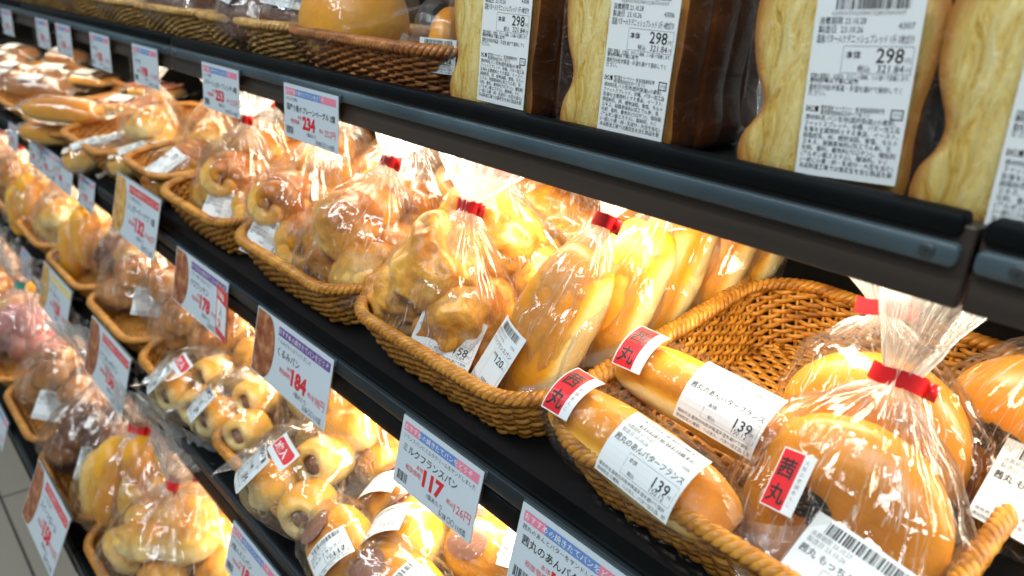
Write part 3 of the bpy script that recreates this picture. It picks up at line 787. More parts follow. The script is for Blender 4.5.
def c_chunk(seed, n=3):
    def f():
        r_ = random.Random(seed); out = []
        for i in range(n):
            x = (-.034, .032, 0, -.030, .034)[i % 5]; z = (.040, .040, .074, .060, .066)[i % 5]
            me = blob('lump%d' % (i % 3), (.050, .042, .040), [M['crust_chunk']], 20+i % 3, .85, .85, .026, 30, crk=.010, nu=84, nv=56)
            out.append(('bread_lump', me, (x, (-.006, .008, -.01, .006, -.004)[i % 5], z), (r_.uniform(-.5, .5), r_.uniform(-.5, .5), r_.random()*6)))
        me = BR.get('nuts')
        if me is None:
            mb = MB()
            for i in range(16):
                q = r_.random()*6.28; zz = r_.uniform(.03, .09)
                mb.box(-.004, .004, -.003, .003, -.002, .002, 0, Matrix.Translation((.045*math.cos(q), -.022-.014*abs(math.sin(q)), zz)) @ Euler((q, q*2, 0)).to_matrix().to_4x4(), bev=.0012)
            me = mb.mesh('walnut_pieces', [M['walnut']]); BR['nuts'] = me
        out.append(('walnut_pieces', me, (0, 0, 0), (0, 0, 0)))
        return out
    return f
def c_rolls(mat, seed, kind='blob', n=4, s=1.0):
    def f():
        r_ = random.Random(seed); out = []
        pos = [(-.034, -.010, .028), (.034, .0, .028), (0, -.016, .058), (.004, .022, .044), (-.030, .010, .066)]
        for i in range(n):
            x, y, z = pos[i]
            if kind == 'blob': me = blob('roll%s%g' % (mat, s), (.034*s, .028*s, .025*s), [M[mat]], i % 2, .95, .9, .014, 34, crk=.006 if mat in ('crust_gold', 'crust_brown', 'crust_dark') else 0)
            elif kind == 'twist': me = twist_bread('twist%s' % mat, .085*s, .025*s, [M[mat]], i % 2)
            elif kind == 'ring': me = torus_bread('ring%s' % mat, .025*s, .0155*s, [M[mat]], i % 2, .006)
            else: me = blob('long%s%g' % (mat, s), (.052*s, .024*s, .022*s), [M[mat]], i % 2, .9, .8, .006, 25)
            out.append(({'blob': 'round_roll', 'twist': 'twisted_roll', 'ring': 'ring_roll'}.get(kind, 'long_roll'), me, (x*s, y*s, z*s), (r_.uniform(-.6, .6), r_.uniform(-.6, .6) if kind != 'long' else 1.3, r_.uniform(-.7, .7))))
        return out
    return f
def filled_bun(mat='crust_pale', fill='sausage'):
    """short bun open at its end with the filling showing"""
    key = ('fb', mat, fill)
    if key in BR: return BR[key]
    a = np.linspace(0, 2*np.pi, 40, endpoint=False)
    prof = [(-.030, .004), (-.0285, .015), (-.021, .024), (-.008, .0275), (.006, .0275), (.016, .025), (.023, .0205), (.0245, .0155), (.0225, .0115), (.018, .0105)]
    G = np.array([[(x+.0015*math.sin(3*q), r*math.cos(q)*1.05, r*math.sin(q)*.95) for q in a] for x, r in prof]); G += (fbm(G*35, 3)*.004)[..., None]
    mb = MB(); mb.grid(G, 0, cu=True)
    bun = mb.mesh('bun', [M[mat]], True, {'bake': np.clip(.45+G[..., 2]*16-np.clip(G[..., 0]-.012, 0, 1)*18, 0, 1).reshape(-1)})
    H = np.array([[(.0165+.003*(1-r/.0112), r*math.cos(q)*1.02, r*math.sin(q)*.96) for q in a] for r in (.0118, .010, .006, .0005)])
    m2 = MB(); m2.grid(H, 0, cu=True); fm = m2.mesh('filling', [M[fill]]); BR[key] = (bun, fm); return BR[key]
def p_three_bun(seed, mat='crust_pale', fill='sausage', sticker=True, lab_rot=0):
    def b():
        r = empty('filled_bun_pack', (0, 0, 0)); bun, fm = filled_bun(mat, fill); r_ = random.Random(seed)
        for x, y, z, rz in ((-.034, -.020, .028, -1.7), (.026, -.024, .030, -1.2), (.0, .022, .046, -1.45)):
            e = (r_.uniform(-.2, .2), -.35+r_.uniform(-.2, .2), rz+r_.uniform(-.3, .3))
            o = part(r, 'bun', bun, (x, y, z), e); link('filling', fm, o)
        part(r, 'film_wrapper', pillow_bag(.135, .058, .042, seed, .022, 'film_crisp', 1.1), (0, 0, .038))
        part(r, 'price_label', lab(('tb', seed), lambda: small_label('ミルクフランス 3個', '184', '198.72', 9).flat('price_label', curl=5)), (-.040, -.036, .066), (.62, -.25, -.62))
        if sticker: part(r, 'count_sticker', lab('3s', lambda: three_sticker().flat('count_sticker', curl=6)), (-.004, -.020, .088), (.45, .05, -.35), label='white sticker with a red oval')
        return r
    return b
def p_milk_france(seed):
    def b():
        r = empty('cream_roll_pack', (0, 0, 0))
        me = blob('cream_roll', (.058, .036, .030), [M['crust_soft']], 9, .9, .8, .004, 25); o = part(r, 'cream_roll', me, (0, 0, .030))
        key = 'lens'
        if key not in BR:
            a = np.linspace(0, 2*np.pi, 30, endpoint=False)
            mb = MB(); mb.grid(np.array([[(.017*s*math.cos(q), .014*s*math.sin(q), .0335-.004*s*s) for q in a] for s in (1, .7, .35, .01)]), 0, cu=True); BR[key] = mb.mesh('filling', [M['sausage']])
        f = link('filling', BR[key], o, (-.018, -.004, -.004), (.10, -.28, 0)); f.scale = (1.35, 1.35, 1.12); 
        part(r, 'film_wrapper', pillow_bag(.122, .039, .033, seed, .016, 'film_crisp', .8), (0, 0, .031))
        part(r, 'price_label', lab('mf', lambda: wrapped(small_label('ミルクフランスパン', '117', '126.36', 5, 46, 40), 'price_label', .042, .030, 0, 1.57, rz=.037)), (0, 0, .031), label='white barcode label')
        return r
    return b
def p_long_pack(name, mat, L, ry, rz, seed, lbl=True, tray=False, fin=.02, top=None):
    def b():
        r = empty(name, (0, 0, 0)); z0 = .004 if tray else 0
        if tray:
            mb = MB(); hx, hy = L/2+.004, ry+.004
            Pp = [rrect(hx-i, hy-i, .012, 48)[0] for i in (.006, 0, .001, .007)]; zz = (0, .026, .026, .002)
            mb.grid(np.array([[(p[0], p[1], z) for p in P_] for P_, z in zip(Pp, zz)]), 0, cu=True)
            mb.add([(p[0], p[1], .002) for p in Pp[3]], [tuple(range(48))]); part(r, 'tray', mb.mesh('tray', [M['tray']], False), label='black plastic tray')
        part(r, 'bread', blob('%s_bread' % name, (L/2, ry, rz), [M[mat]], seed, .8, .7, .006, 30), (0, 0, rz+z0))
        if top:
            mb = MB(); r_ = random.Random(seed)
            for i in range(7): mb.box(-.006, .006, -ry*.7, ry*.7, -.0025, .0025, 0, Matrix.Translation((-L/2*.75+L*.75*i/6, 0, rz*2.0+z0-.002)) @ Matrix.Rotation(r_.uniform(-.3, .3), 4, 'Z'), bev=.002)
            part(r, 'topping', mb.mesh('topping', [M[top]]))
        part(r, 'film_wrapper', pillow_bag(L+.008, ry*1.06, rz*1.05, seed, fin, 'film_crisp', .8), (0, 0, rz+z0))
        if lbl: part(r, 'price_label', lab(('lp', round(ry, 3), round(rz, 3)), lambda: wrapped(small_label('ソーセージドーナツ', '158', '170.64', 6, 52, 40), 'price_label', ry+.006, -.01, -.1, 0, rz=rz+.006)), (0, 0, rz+z0))
        return r
    return b
def loaf_outline(n=96):
    pts = [(-.050, .002), (0, 0), (.050, .002), (.0535, .010), (.0525, .026), (.0500, .040), (.0500, .050), (.0520, .066), (.0535, .084), (.0540, .104), (.0500, .118), (.038, .124), (0, .126), (-.038, .124), (-.0500, .118), (-.0540, .104), (-.0535, .084), (-.0490, .066), (-.0405, .050), (-.0420, .038), (-.0515, .026), (-.0535, .010)]
    P = np.array(pts+pts[:1]); s = np.concatenate([[0], np.cumsum(np.linalg.norm(np.diff(P, axis=0), axis=1))])
    q = np.linspace(0, s[-1], n, endpoint=False); X = np.interp(q, s, P[:, 0]); Z = np.interp(q, s, P[:, 1])
    for _ in range(3): X = (np.roll(X, 1)+2*X+np.roll(X, -1))/4; Z = (np.roll(Z, 1)+2*Z+np.roll(Z, -1))/4
    return X, Z
def p_danish(cut, code, seed, lx=.022, lr=0.0, lz=.063):
    def b():
        r = empty('sliced_danish_loaf', (0, 0, 0)); X, Z = loaf_outline(); n = len(X); cx, cz = 0, .062
        D = .118; ns = 4; mb = MB(); r_ = random.Random(seed); rows = []
        for i in range(ns):
            y0 = D*i/ns+.0008; y1 = D*(i+1)/ns-.0008; o = r_.uniform(-.0015, .0015)
            for y, s in ((y0, .985), (y0+.003, 1.0), ((y0+y1)/2, 1.006), (y1-.003, 1.0), (y1, .985)): rows.append([(cx+(x-cx)*s+o, y, cz+(z-cz)*s) for x, z in zip(X, Z)])
        G = np.array(rows); G += np.stack([fbm(G*22, seed)*.008, 0*G[..., 0], fbm(G*22, seed+4)*.003], -1)
        mb.grid(G, 0, cu=True); k = (len(rows)-1)*n; mb.f.append(tuple(k+i for i in range(n))); mb.m.append(0)
        part(r, 'crust', mb.mesh('crust', [M['danish_crust']]), label='dark glossy brown crust')
        m2 = MB(); S = np.array([.01, .25, .5, .7, .82, .90, .95, 1.0]); F0 = G[0]
        H = np.array([[(cx+(p[0]-cx)*s, p[1]-.0035*math.sqrt(max(0, 1-s**6)), cz+(p[2]-cz)*s) for p in F0] for s in S])
        H[..., 1] += fbm(H*60, seed+2)*.0025*(1-S[:, None]**4)
        m2.grid(H[:, ::-1], 0, cu=True)
        part(r, 'crumb_face', m2.mesh('crumb_face', [M['danish_crumb']], True, {'bake': np.repeat(S, n)}), label='pale yellow cut face with folded layers')
        # film drawn round the block
        nu, nv = 120, 60; U = np.linspace(0, 2*np.pi, nu, endpoint=False); V = np.linspace(-np.pi/2+.01, np.pi/2-.01, nv); VV, UU = np.meshgrid(V, U, indexing='ij')
        sp = lambda a, e: np.sign(a)*np.abs(a)**e
        Q = np.stack([.0565*sp(np.cos(VV), .22)*sp(np.cos(UU), .22), .0655*sp(np.cos(VV), .22)*sp(np.sin(UU), .22), .0665*sp(np.sin(VV), .25)], -1)
        nn = Q/np.linalg.norm(Q, axis=-1, keepdims=True); Q += nn*((crease(Q*17, seed)+.45)*.003)[..., None]
        Q += np.array([0, D/2-.002, .0640]); m3 = MB(); m3.grid(Q, 0, cu=True); part(r, 'film_bag', m3.mesh('film_bag', [M['film_tight']], True, {'gather': np.zeros(nu*nv), 'fold': (Q*np.array([14, 14, 50])+seed).reshape(-1, 3)}))
        part(r, 'price_label', loaf_label(cut, code, seed).flat('price_label', .5, .5, .6, 1.0, .91), (lx, -.0105, lz), (math.radians(90), 0, 0) if not lr else Euler((math.radians(90), lr, 0)), label='long white label reading 298')
        return r
    return b

# ------------------------------------------------------------------ top shelf
def top(x, y, z=0): return Vector((x, y, LV[1][1]+z+.0005))
DAN = 'sliced danish loaves on the top shelf'
for key, x, y, rz, cut, code, lx, lr, lz, lbl in (
    ('a', -.502, .432, 0.02, '4枚切り', '4306', .026, .02, .062, 'sliced butter loaf beside the russet basket, leftmost of the four cut loaves'),
    ('b', -.362, .430, 0.03, '4枚切り', '4306', .024, .01, .060, 'second sliced butter loaf from the russet basket, its broad brown side fully seen'),
    ('c', -.206, .432, 0.04, '5枚切り', '4307', .018, -.07, .062, 'sliced butter loaf with the largest fully readable 298 label'),
    ('d', -.098, .428, 0.0, '5枚切り', '4307', .016, -.04, .056, 'sliced butter loaf at the right edge above the gap between shelf rails')):
    put('danish'+key, p_danish(cut, code, ord(key), lx, lr, lz), top(x, y), (0, 0, rz), lbl, 'bread', DAN)
for i, (x0, x1, mat) in enumerate(((-.862, -.572, 'wicker_red'), (-1.128, -.880, 'wicker_tan'), (-1.390, -1.145, 'wicker_tan'), (-1.640, -1.405, 'wicker_tan'), (-1.895, -1.650, 'wicker_tan'), (-2.19, -1.91, 'wicker_tan'), (-2.50, -2.21, 'wicker_tan'), (-2.80, -2.52, 'wicker_tan'))):
    nm = ['russet wicker basket next to the sliced loaves on the top shelf', 'wicker basket second from the loaves on the top shelf', 'wicker basket third from the loaves on the top shelf',
          'wicker basket fourth from the loaves on the top shelf', 'wicker basket fifth from the loaves on the top shelf', 'wicker basket sixth from the loaves on the top shelf',
          'wicker basket seventh from the loaves at the upper left', 'farthest wicker basket on the top shelf, at the upper left corner'][i]
    basket(1, x0, x1, .014, .26, nm, mat, h=.042, S=70)
def p_bagel(n, mat='crust_soft', lbl=True):
    def b():
        r = empty('round_bread_pack', (0, 0, 0)); me = blob('bagel_half'+mat, (.055, .024, .052), [M[mat]], 3, .85, .95, .004, 15)
        for i in range(n): part(r, 'round_bread', me, (0.0, i*.040, .054), (-.12, 0, 0))
        part(r, 'film_wrapper', pillow_bag(.05+.04*n, .060, .058, 31+n, .03, 'film_tight', 1.0), (0, .02*(n-1), .056), (0, 0, math.pi/2))
        if lbl: part(r, 'price_label', plain_label(2, 'プレーンベーグル', '234', '252.72', 1), (.062, .0, .045), (math.radians(86), 0, math.radians(70)))
        return r
    return b
def tb(x, y): return Vector((x, y, LV[1][1]+.010))
def p_round():
    r = empty('round_bread_pack', (0, 0, 0))
    def ex(P, D):
        P = P.copy(); g = 1-.07*np.exp(-((D[..., 0]-.45)/.035)**2)-.04*np.exp(-((D[..., 0]-.62)/.03)**2); P[..., 1] *= g; P[..., 2] *= g; return P
    part(r, 'round_bread', blob('big_round', (.068, .060, .052), [M['crust_soft']], 3, .9, .95, .005, 15, extra=ex, nu=110), (0, 0, .052))
    part(r, 'film_wrapper', pillow_bag(.14, .064, .054, 39, .02, 'film_tight', .8), (0, 0, .053)); return r
put('bagel2', p_round, Vector((-.788, .492, LV[1][1]+.010)), (math.radians(18), 0, math.radians(-12)), 'large glossy golden round bread with a cut line in the russet basket', 'bread', None, 1.0)
put('bagelo', p_bagel(2, 'crust_orange'), tb(-.655, .57), (0, 0, math.radians(-80)), 'amber round bread behind, next to the leftmost sliced loaf', 'bread', None, .95)
put('bagelsmall', p_bagel(1, 'crust_orange'), tb(-.618, .475), (0, 0, math.radians(-50)), 'small orange bread between the white label and the leftmost sliced loaf', 'bread', None, .7)
ga = 'far bread packs in the top shelf baskets'
def p_flatlabel(mat, seed): return p_long_pack('labelled_roll_pack', mat, .11, .040, .026, seed)
tops = [(-1.00, .475, 'crust_dark', 'dark brown loaf pack with a white label in the second top basket'),
        (-.93, .50, 'crust_dark', 'dark brown loaf pack at the right of the second top basket'),
        (-1.27, .48, 'crust_orange', 'amber loaf pack at the front of the third top basket'), (-1.21, .55, 'crust_brown', 'brown loaf pack at the back of the third top basket'),
        (-1.52, .48, 'crust_orange', 'amber loaf pack in the fourth top basket'), (-1.77, .48, 'crust_brown', 'brown loaf pack in the fifth top basket'), (-2.04, .49, 'crust_orange', 'blurred amber loaf pack in the sixth top basket'), (-2.34, .49, 'crust_brown', 'blurred brown loaf pack in the seventh top basket')]
for i, (x, y, m, lbl) in enumerate(tops):
    put('fl'+m, p_flatlabel(m, 3), tb(x, y)+Vector((0, 0, .022)), (math.radians(35), .1, math.radians((-8, 30, 12, -20, 5, 15, -10, 8)[i])), lbl, 'bread', ga, 1.15)

# ------------------------------------------------------------------ second shelf: baskets
B2 = 'baskets on the second shelf'
for x0, x1, d0, dep, m, lbl in (
    (-.349, -.072, .012, .33, 'wicker', 'large wicker basket at the right with bean butter rolls and round buns'),
    (-.631, -.357, .012, .33, 'wicker', 'wicker basket holding the tied french rolls and walnut bread'),
    (-.912, -.639, .012, .30, 'wicker', 'wicker basket left of the walnut bread basket'),
    (-1.172, -.922, .012, .28, 'wicker', 'honey wicker basket just right of the small orange basket'),
    (-1.395, -1.185, .028, .22, 'wicker_orange', 'small orange wicker basket with twisted breads under white labels'),
    (-1.70, -1.41, .006, .26, 'wicker_orange', 'low orange basket of white wrapped sandwiches'),
    (-2.05, -1.72, .006, .26, 'wicker_orange', 'low orange basket of stacked long loaves'),
    (-2.42, -2.07, .006, .26, 'wicker_orange', 'far low orange basket at the left edge of the second shelf'),
    (-2.8, -2.44, .006, .26, 'wicker_orange', 'farthest orange basket on the second shelf')):
    basket(2, x0, x1, d0, dep, lbl, m, h=.056 if x1 > -1.5 else .034)
T2 = LV[2][2]
# right basket
p = spot(2, 636, 458, .055); put('bb1', p_butter_baguette(1), p, Euler((math.radians(32), math.radians(2), math.radians(-6))), 'front bean butter roll pack with the fully readable 139 label', 'bread', 'bean butter roll packs')
p = spot(2, 706, 405, .060); put('bb2', p_butter_baguette(2), p, Euler((math.radians(34), math.radians(2), math.radians(-2))), 'rear bean butter roll pack behind the one with the full 139 label', 'bread', 'bean butter roll packs')
def bun_labels(far=False):
    l1 = lab('bunl', lambda: small_label('茜丸 もっちり粒あんぱん', '154', '166.32', 8, 62, 46).flat('price_label', curl=3.0, k=1.18))
    l2 = lab('buns', lambda: akanemaru().flat('brand_sticker', curl=4, k=.88))
    if far: return [(l1, (.038, -.050, .052), (math.radians(70), 0, math.radians(10)), 'price_label')]
    return [(l1, (.042, -.057, .046), (math.radians(62), math.radians(4), math.radians(4)), 'price_label'), (l2, (-.016, -.0500, .078), (math.radians(76), math.radians(-9), math.radians(-12)), 'brand_sticker')]
kbun = lambda sd, lean: p_gathered('bean_bun_bag', c_bean_bun, .080, .052, .124, .158, .228, sd, lean=lean, label_at=None if sd == 5 else bun_labels(sd != 3), flare=.62 if sd == 3 else 1.1, tl=.034)
put('bun1', kbun(3, (-.004, .004)), Vector((-.148, .418, LV[2][1]+.006)), (math.radians(-20), 0, math.radians(-6)), 'nearest bagged bean bun with black seeds and a wide red tie', 'bread', 'bagged bean buns')
put('bun2', kbun(4, (.02, .01)), Vector((-.080, .550, LV[2][1]+.040)), (math.radians(-10), 0, math.radians(-14)), 'bagged bean bun at the right edge, a label low on its side', 'bread', 'bagged bean buns')
put('bun3', kbun(5, (-.02, .0)), Vector((-.160, .505, LV[2][1]+.020)), (math.radians(-14), -.10, math.radians(4)), 'bagged bean bun right behind the nearest, beside the empty basket end', 'bread', 'bagged bean buns')
# french rolls
def fr(sd, lean, lb=True):
    la = [(lab('frl', lambda: small_label('ソフトフランスパン', '120', '129.60', 13, 44, 60).flat('price_label', curl=8)), (-.010, -.042, .046), (math.radians(84), math.radians(4), math.radians(-18)), 'price_label')] if lb else None
    return p_gathered('french_roll_bag', c_french, .043, .040, .140, .178, .250, sd, lean=lean, label_at=la, flare=1.3, tl=.024)
fl = [(514, 414, .12, 'tied french roll with the readable 120 label in front', 1), (580, 382, .13, 'second tied french roll, right behind the one marked 120', 2),
      (634, 350, .10, 'third tied french roll in the row from the front', 3), (680, 328, .12, 'fourth tied french roll in the row, darker orange', 2), (722, 308, .10, 'hindmost tied french roll beside the pale back panel', 1)]
for px, py, ty, lbl, sd in fl:
    put('fr%d' % sd, fr(40+sd, (.004*(sd-2), .006)), spot(2, px, py, .012), (math.radians(-20), ty, math.radians(-10+sd*6)), lbl, 'bread', 'tied french rolls', 1.04)
# tied bags of rolls
def kind_bag(kd, sd, tp='tape_red', w=.080, hb=.098, labelled=True):
    mats = {'chunk': ('walnut_bread_bag', c_chunk(5)), 'gold': ('roll_bag', c_rolls('crust_gold', 6, 'blob', 5, 1.15)), 'twist': ('twist_bread_bag', c_rolls('crust_gold', 7, 'twist', 4)),
            'ring': ('ring_roll_bag', c_rolls('crust_gold', 8, 'ring', 5)), 'dark': ('dark_roll_bag', c_rolls('crust_dark', 9, 'blob', 5)), 'brown': ('brown_roll_bag', c_rolls('crust_brown', 10, 'blob', 5, 1.0)),
            'orange': ('orange_roll_bag', c_rolls('crust_orange', 11, 'long', 4, 1.1)), 'pink': ('pink_roll_bag', c_rolls('crust_pink', 12, 'blob', 5)), 'pale': ('pale_roll_bag', c_rolls('crust_pale', 13, 'blob', 5, 1.0)),
            'soft': ('soft_roll_bag', c_rolls('crust_soft', 14, 'long', 4, 1.1))}[kd]
    la = [(plain_label(0, 'くるみパン' if kd == 'chunk' else 'ロールパン', '158', '170.64', 3), ((.060, -.026, .034) if kd == 'chunk' else (.046, -.040, .024)), (math.radians(66), math.radians(4), math.radians(38)), 'price_label')] if labelled else None
    return p_gathered(mats[0], mats[1], w, w*.76, hb, hb+.036, hb+.100, sd, tape=tp, lean=(.01*math.sin(sd*2), .01*math.cos(sd*3)), label_at=la, flare=1.35)
def place_bag(k, px, py, h, kd, sd, lbl, tp='tape_red', rz=0.0, tilt=-8, sc_=1.0, group='tied bags of rolls', labelled=True, ry=0.0, lying=False):
    p = spot(k, px, py, h); t = LV[k][2]; n = Vector((0, -math.sin(t), math.cos(t)))
    q = p-n*(h-.012)
    rot = (math.radians(tilt), ry, rz) if not lying else (math.radians(-70), ry, rz)
    if lying: q = p-n*.0
    return put('kb%s%d%s%d' % (kd, sd, tp, labelled), kind_bag(kd, sd, tp, labelled=labelled), q, rot, lbl, 'bread', group, sc_)
rows2 = [
 (430, 304, .060, 'chunk', 61, 'nearest bag of lumpy walnut bread, tied red, in front of the french rolls', 'tape_red', -.2, -10, .95),
 (486, 272, .060, 'chunk', 62, 'bag of walnut bread between the nearest walnut bag and the french rolls', 'tape_red', .3, -4, 1.0),
 (345, 262, .055, 'gold', 63, 'tied roll bag with golden crusts, left of the nearest walnut bag', 'tape_red', -.3, -14, 1.05),
 (408, 222, .060, 'twist', 64, 'tied roll bag behind and between the golden bag and nearest walnut bag', 'tape_red', .1, -2, 1.0),
 (288, 222, .055, 'twist', 65, 'tied twist bag at the left end of the basket left of the walnut bread', 'tape_red', -.3, -10, 1.0),
 (232, 196, .050, 'twist', 66, 'tied twist bag with a small white label in the basket by the orange one', 'tape_red', .0, -10, .95),
 (335, 190, .060, 'gold', 67, 'tied roll bag in the second row under the red 234 card', 'tape_red', .2, 0, 1.0),
 (270, 170, .055, 'gold', 68, 'tied roll bag in the second row, left of the red 234 card', 'tape_red', .0, 0, .95),
 (560, 232, .070, 'gold', 69, 'tied golden roll bag in the rear row behind the marked 120 roll', 'tape_red', .4, 2, 1.0),
 (480, 215, .070, 'ring', 70, 'tied ring roll bag in the rear row behind the walnut bread', 'tape_red', .2, 2, 1.0),
 (415, 180, .070, 'ring', 71, 'tied ring roll bag under the shelf fascia right of the 234 card', 'tape_red', .2, 2, 1.0),
 (640, 225, .075, 'soft', 72, 'tied soft roll bag in the rear row behind the french rolls', 'tape_red', .2, 2, 1.0),
 (398, 172, .095, 'gold', 68, 'tied roll bag high in the rear row right of the 234 card', 'tape_red', .3, 4, .9),
 (335, 150, .085, 'gold', 67, 'tied roll bag high in the rear row just behind the 234 card', 'tape_red', .1, 4, .9),
 (590, 220, .095, 'gold', 69, 'tied roll bag in the rear row beneath the middle of the fascia', 'tape_red', .2, 4, .9),
 (152, 138, .060, 'pale', 73, 'upright tied bag of pale rolls behind the labelled twisted breads', 'tape_red', .0, 0, .95),
 (215, 150, .065, 'pale', 74, 'tied bag of pale rolls between the 253 card and the rear panel', 'tape_red', .0, 0, .95)]
for px, py, h, kd, sd, lbl, tp, rz, tl, s in rows2:
    place_bag(2, px, py, h, kd, sd, lbl, tp, rz, tl, s*1.16, labelled=(sd in (61, 65, 66)))
# flat packs farther left on the second shelf
def p_twistpack(sd):
    def b():
        r = empty('twisted_bread_pack', (0, 0, 0))
        part(r, 'twisted_bread', twist_bread('packtwist', .135, .028, [M['crust_gold']], 2, 3, 3.0), (0, 0, .028))
        part(r, 'film_wrapper', pillow_bag(.14, .034, .030, 80+sd, .022), (0, 0, .028))
        part(r, 'price_label', lab(('tw', sd), lambda: wrapped(small_label('メープルツイスト', '158', '170.64', 3, 58, 44), 'price_label', .040, -.012+.02*sd, -.35, 0, rz=.036, k=1.15)), (0, 0, .028))
        return r
    return b
G2 = 'wrapped breads on the second shelf'
def flat(kind, b, px, py, h, rz, lbl, grp=G2, s=1.0, rx=0, ry=0, k=2, dz=0):
    p = spot(k, px, py, h); t = LV[k][2]
    return put(kind, b, p-Vector((0, 0, h*.5-dz)), (t+rx, ry, rz), lbl, 'bread', grp, s)
flat('tp0', p_twistpack(0), 188, 164, .06, math.radians(84), 'twisted bread pack with a white label, left one in the orange basket', rx=-T2, ry=-.6, s=.88)
flat('tp1', p_twistpack(1), 208, 155, .06, math.radians(80), 'twisted bread pack with a white label, right one in the orange basket', rx=-T2, ry=-.6, s=.88)
for i, (px, py, lbl) in enumerate(((88, 150, 'white wrapped sandwich nearest the shelf edge left of the orange basket'), (108, 146, 'white wrapped sandwich second from the left, by the small orange basket'), (124, 142, 'white wrapped sandwich third from the left, by the orange basket'), (134, 155, 'white wrapped sandwich touching the small orange basket'))):
    flat('sw', p_long_pack('wrapped_sandwich', 'crust_pale', .13, .026, .026, 21, top='cream'), px+12, py+6, .035, math.radians(82), lbl, 'white wrapped sandwiches', .88, rx=-T2, ry=-.3)
flat('ll', p_long_pack('glazed_long_loaf_pack', 'crust_orange', .17, .035, .022, 23, lbl=False), 62, 138, .02, math.radians(38), 'lower glazed long loaf of the stacked pair', 'stacked glazed loaves')
flat('ll', p_long_pack('glazed_long_loaf_pack', 'crust_orange', .17, .035, .022, 23, lbl=False), 66, 119, .065, math.radians(38), 'upper glazed long loaf of the stacked pair', 'stacked glazed loaves', dz=.028)
for px, py, m, lbl in ((132, 112, 'crust_pale', 'black tray pack right of the stacked glazed loaves'), (158, 96, 'crust_pale', 'black tray pack behind the upright bag of pale rolls'), (95, 84, 'crust_brown', 'black tray pack under the third white card from the left')):
    flat('tr'+m, p_long_pack('tray_bread_pack', m, .14, .04, .02, 25, tray=True, top='ham' if m == 'crust_pale' else 'choco'), px, py, .03, math.radians(30), lbl, 'black tray packs')
for i, (px, py, m, lbl) in enumerate(((42, 92, 'crust_brown', 'white labelled dark roll pack left of the stacked glazed loaves'), (62, 80, 'crust_brown', 'white labelled dark roll pack farther back near the tray packs'), (20, 78, 'crust_orange', 'orange long loaf at the left edge above the shelf rail'), (8, 86, 'crust_orange', 'second orange long loaf at the left edge, nearer the rail'), (22, 58, 'crust_orange', 'orange boxed loaf under the leftmost white card'), (70, 62, 'crust_orange', 'orange loaf under the pair of far white cards'), (8, 66, 'crust_gold', 'golden loaf in the far left rear corner of the second shelf'))):
    flat('xx'+m, p_long_pack('long_loaf_pack', m, .15, .038, .024, 27, lbl=True), px, py, .035, math.radians((40, 50, 25, 30, 20, 15, 20)[i]), lbl, 'far wrapped loaves', 1.1)

# ------------------------------------------------------------------ third and fourth shelves
for k, x0, x1, lbl, m in (
    (3, -.61, -.335, 'third shelf basket of cream filled rolls in front at the bottom', 'wicker'), (3, -.905, -.625, 'third shelf basket with the red oval sticker packs', 'wicker'),
    (3, -1.19, -.915, 'third shelf basket directly left of the oval sticker basket', 'wicker'), (3, -1.47, -1.20, 'third shelf basket of brown walnut rolls', 'wicker_orange'),
    (3, -1.76, -1.48, 'third shelf basket under the pair of yellow and red cards', 'wicker_orange'), (3, -2.04, -1.77, 'blurred third shelf basket with green tied bags', 'wicker_orange'), (3, -2.4, -2.05, 'blurred third shelf basket at the left edge', 'wicker_orange'),
    (4, -1.14, -.87, 'lowest shelf basket with bagged orange long breads', 'wicker_orange'), (4, -1.425, -1.15, 'lowest shelf basket of dark rolls, right of the walnut rolls', 'wicker_orange'), (4, -1.71, -1.435, 'lowest shelf basket of walnut rolls', 'wicker_orange'),
    (4, -2.0, -1.72, 'lowest shelf basket of pink buns', 'wicker_orange'), (4, -2.3, -2.01, 'lowest shelf basket at the left edge', 'wicker_orange')):
    basket(k, x0, x1, .010 if k == 3 else .012, .30, lbl, m)
G3 = 'three filled buns in film'
flat('tb1', p_three_bun(1), 208, 394, .045, .25, 'three bun pack with a red oval sticker at the left, by the red hanging strip', G3, 1.0, k=3)
flat('tb3', p_three_bun(3, sticker=False), 250, 418, .045, .35, 'three bun pack without sticker between the two sticker packs', G3, 1.0, k=3)
flat('tb2', p_three_bun(2), 314, 488, .050, .2, 'nearest three bun pack with red oval sticker and long label', G3, 1.12, k=3)
flat('mf1', p_milk_france(1), 362, 548, .045, -.25, 'cream roll pack at the front left of its basket, label across its middle', 'cream roll packs', 1.05, k=3, rx=.5)
flat('mf2', p_milk_france(2), 432, 536, .050, -.9, 'cream roll pack under the red 117 card, turned sideways', 'cream roll packs', 1.1, k=3, rx=.45)
flat('mf2', p_milk_france(2), 415, 505, .035, -1.0, 'cream roll pack behind the left edge of the 117 card', 'cream roll packs', 1.0, k=3, rx=.3)
flat('mf1', p_milk_france(1), 412, 585, .050, .1, 'cream roll pack cut by the bottom edge of the photo', 'cream roll packs', 1.05, k=3, rx=.3)
flat('mf3', p_milk_france(4), 502, 548, .050, .5, 'cream roll pack right of the 117 card, lower one', 'cream roll packs', 1.0, k=3, rx=.3)
flat('mf3', p_milk_france(4), 492, 515, .050, .7, 'cream roll pack right of the 117 card, upper one', 'cream roll packs', 1.0, k=3, rx=.3)
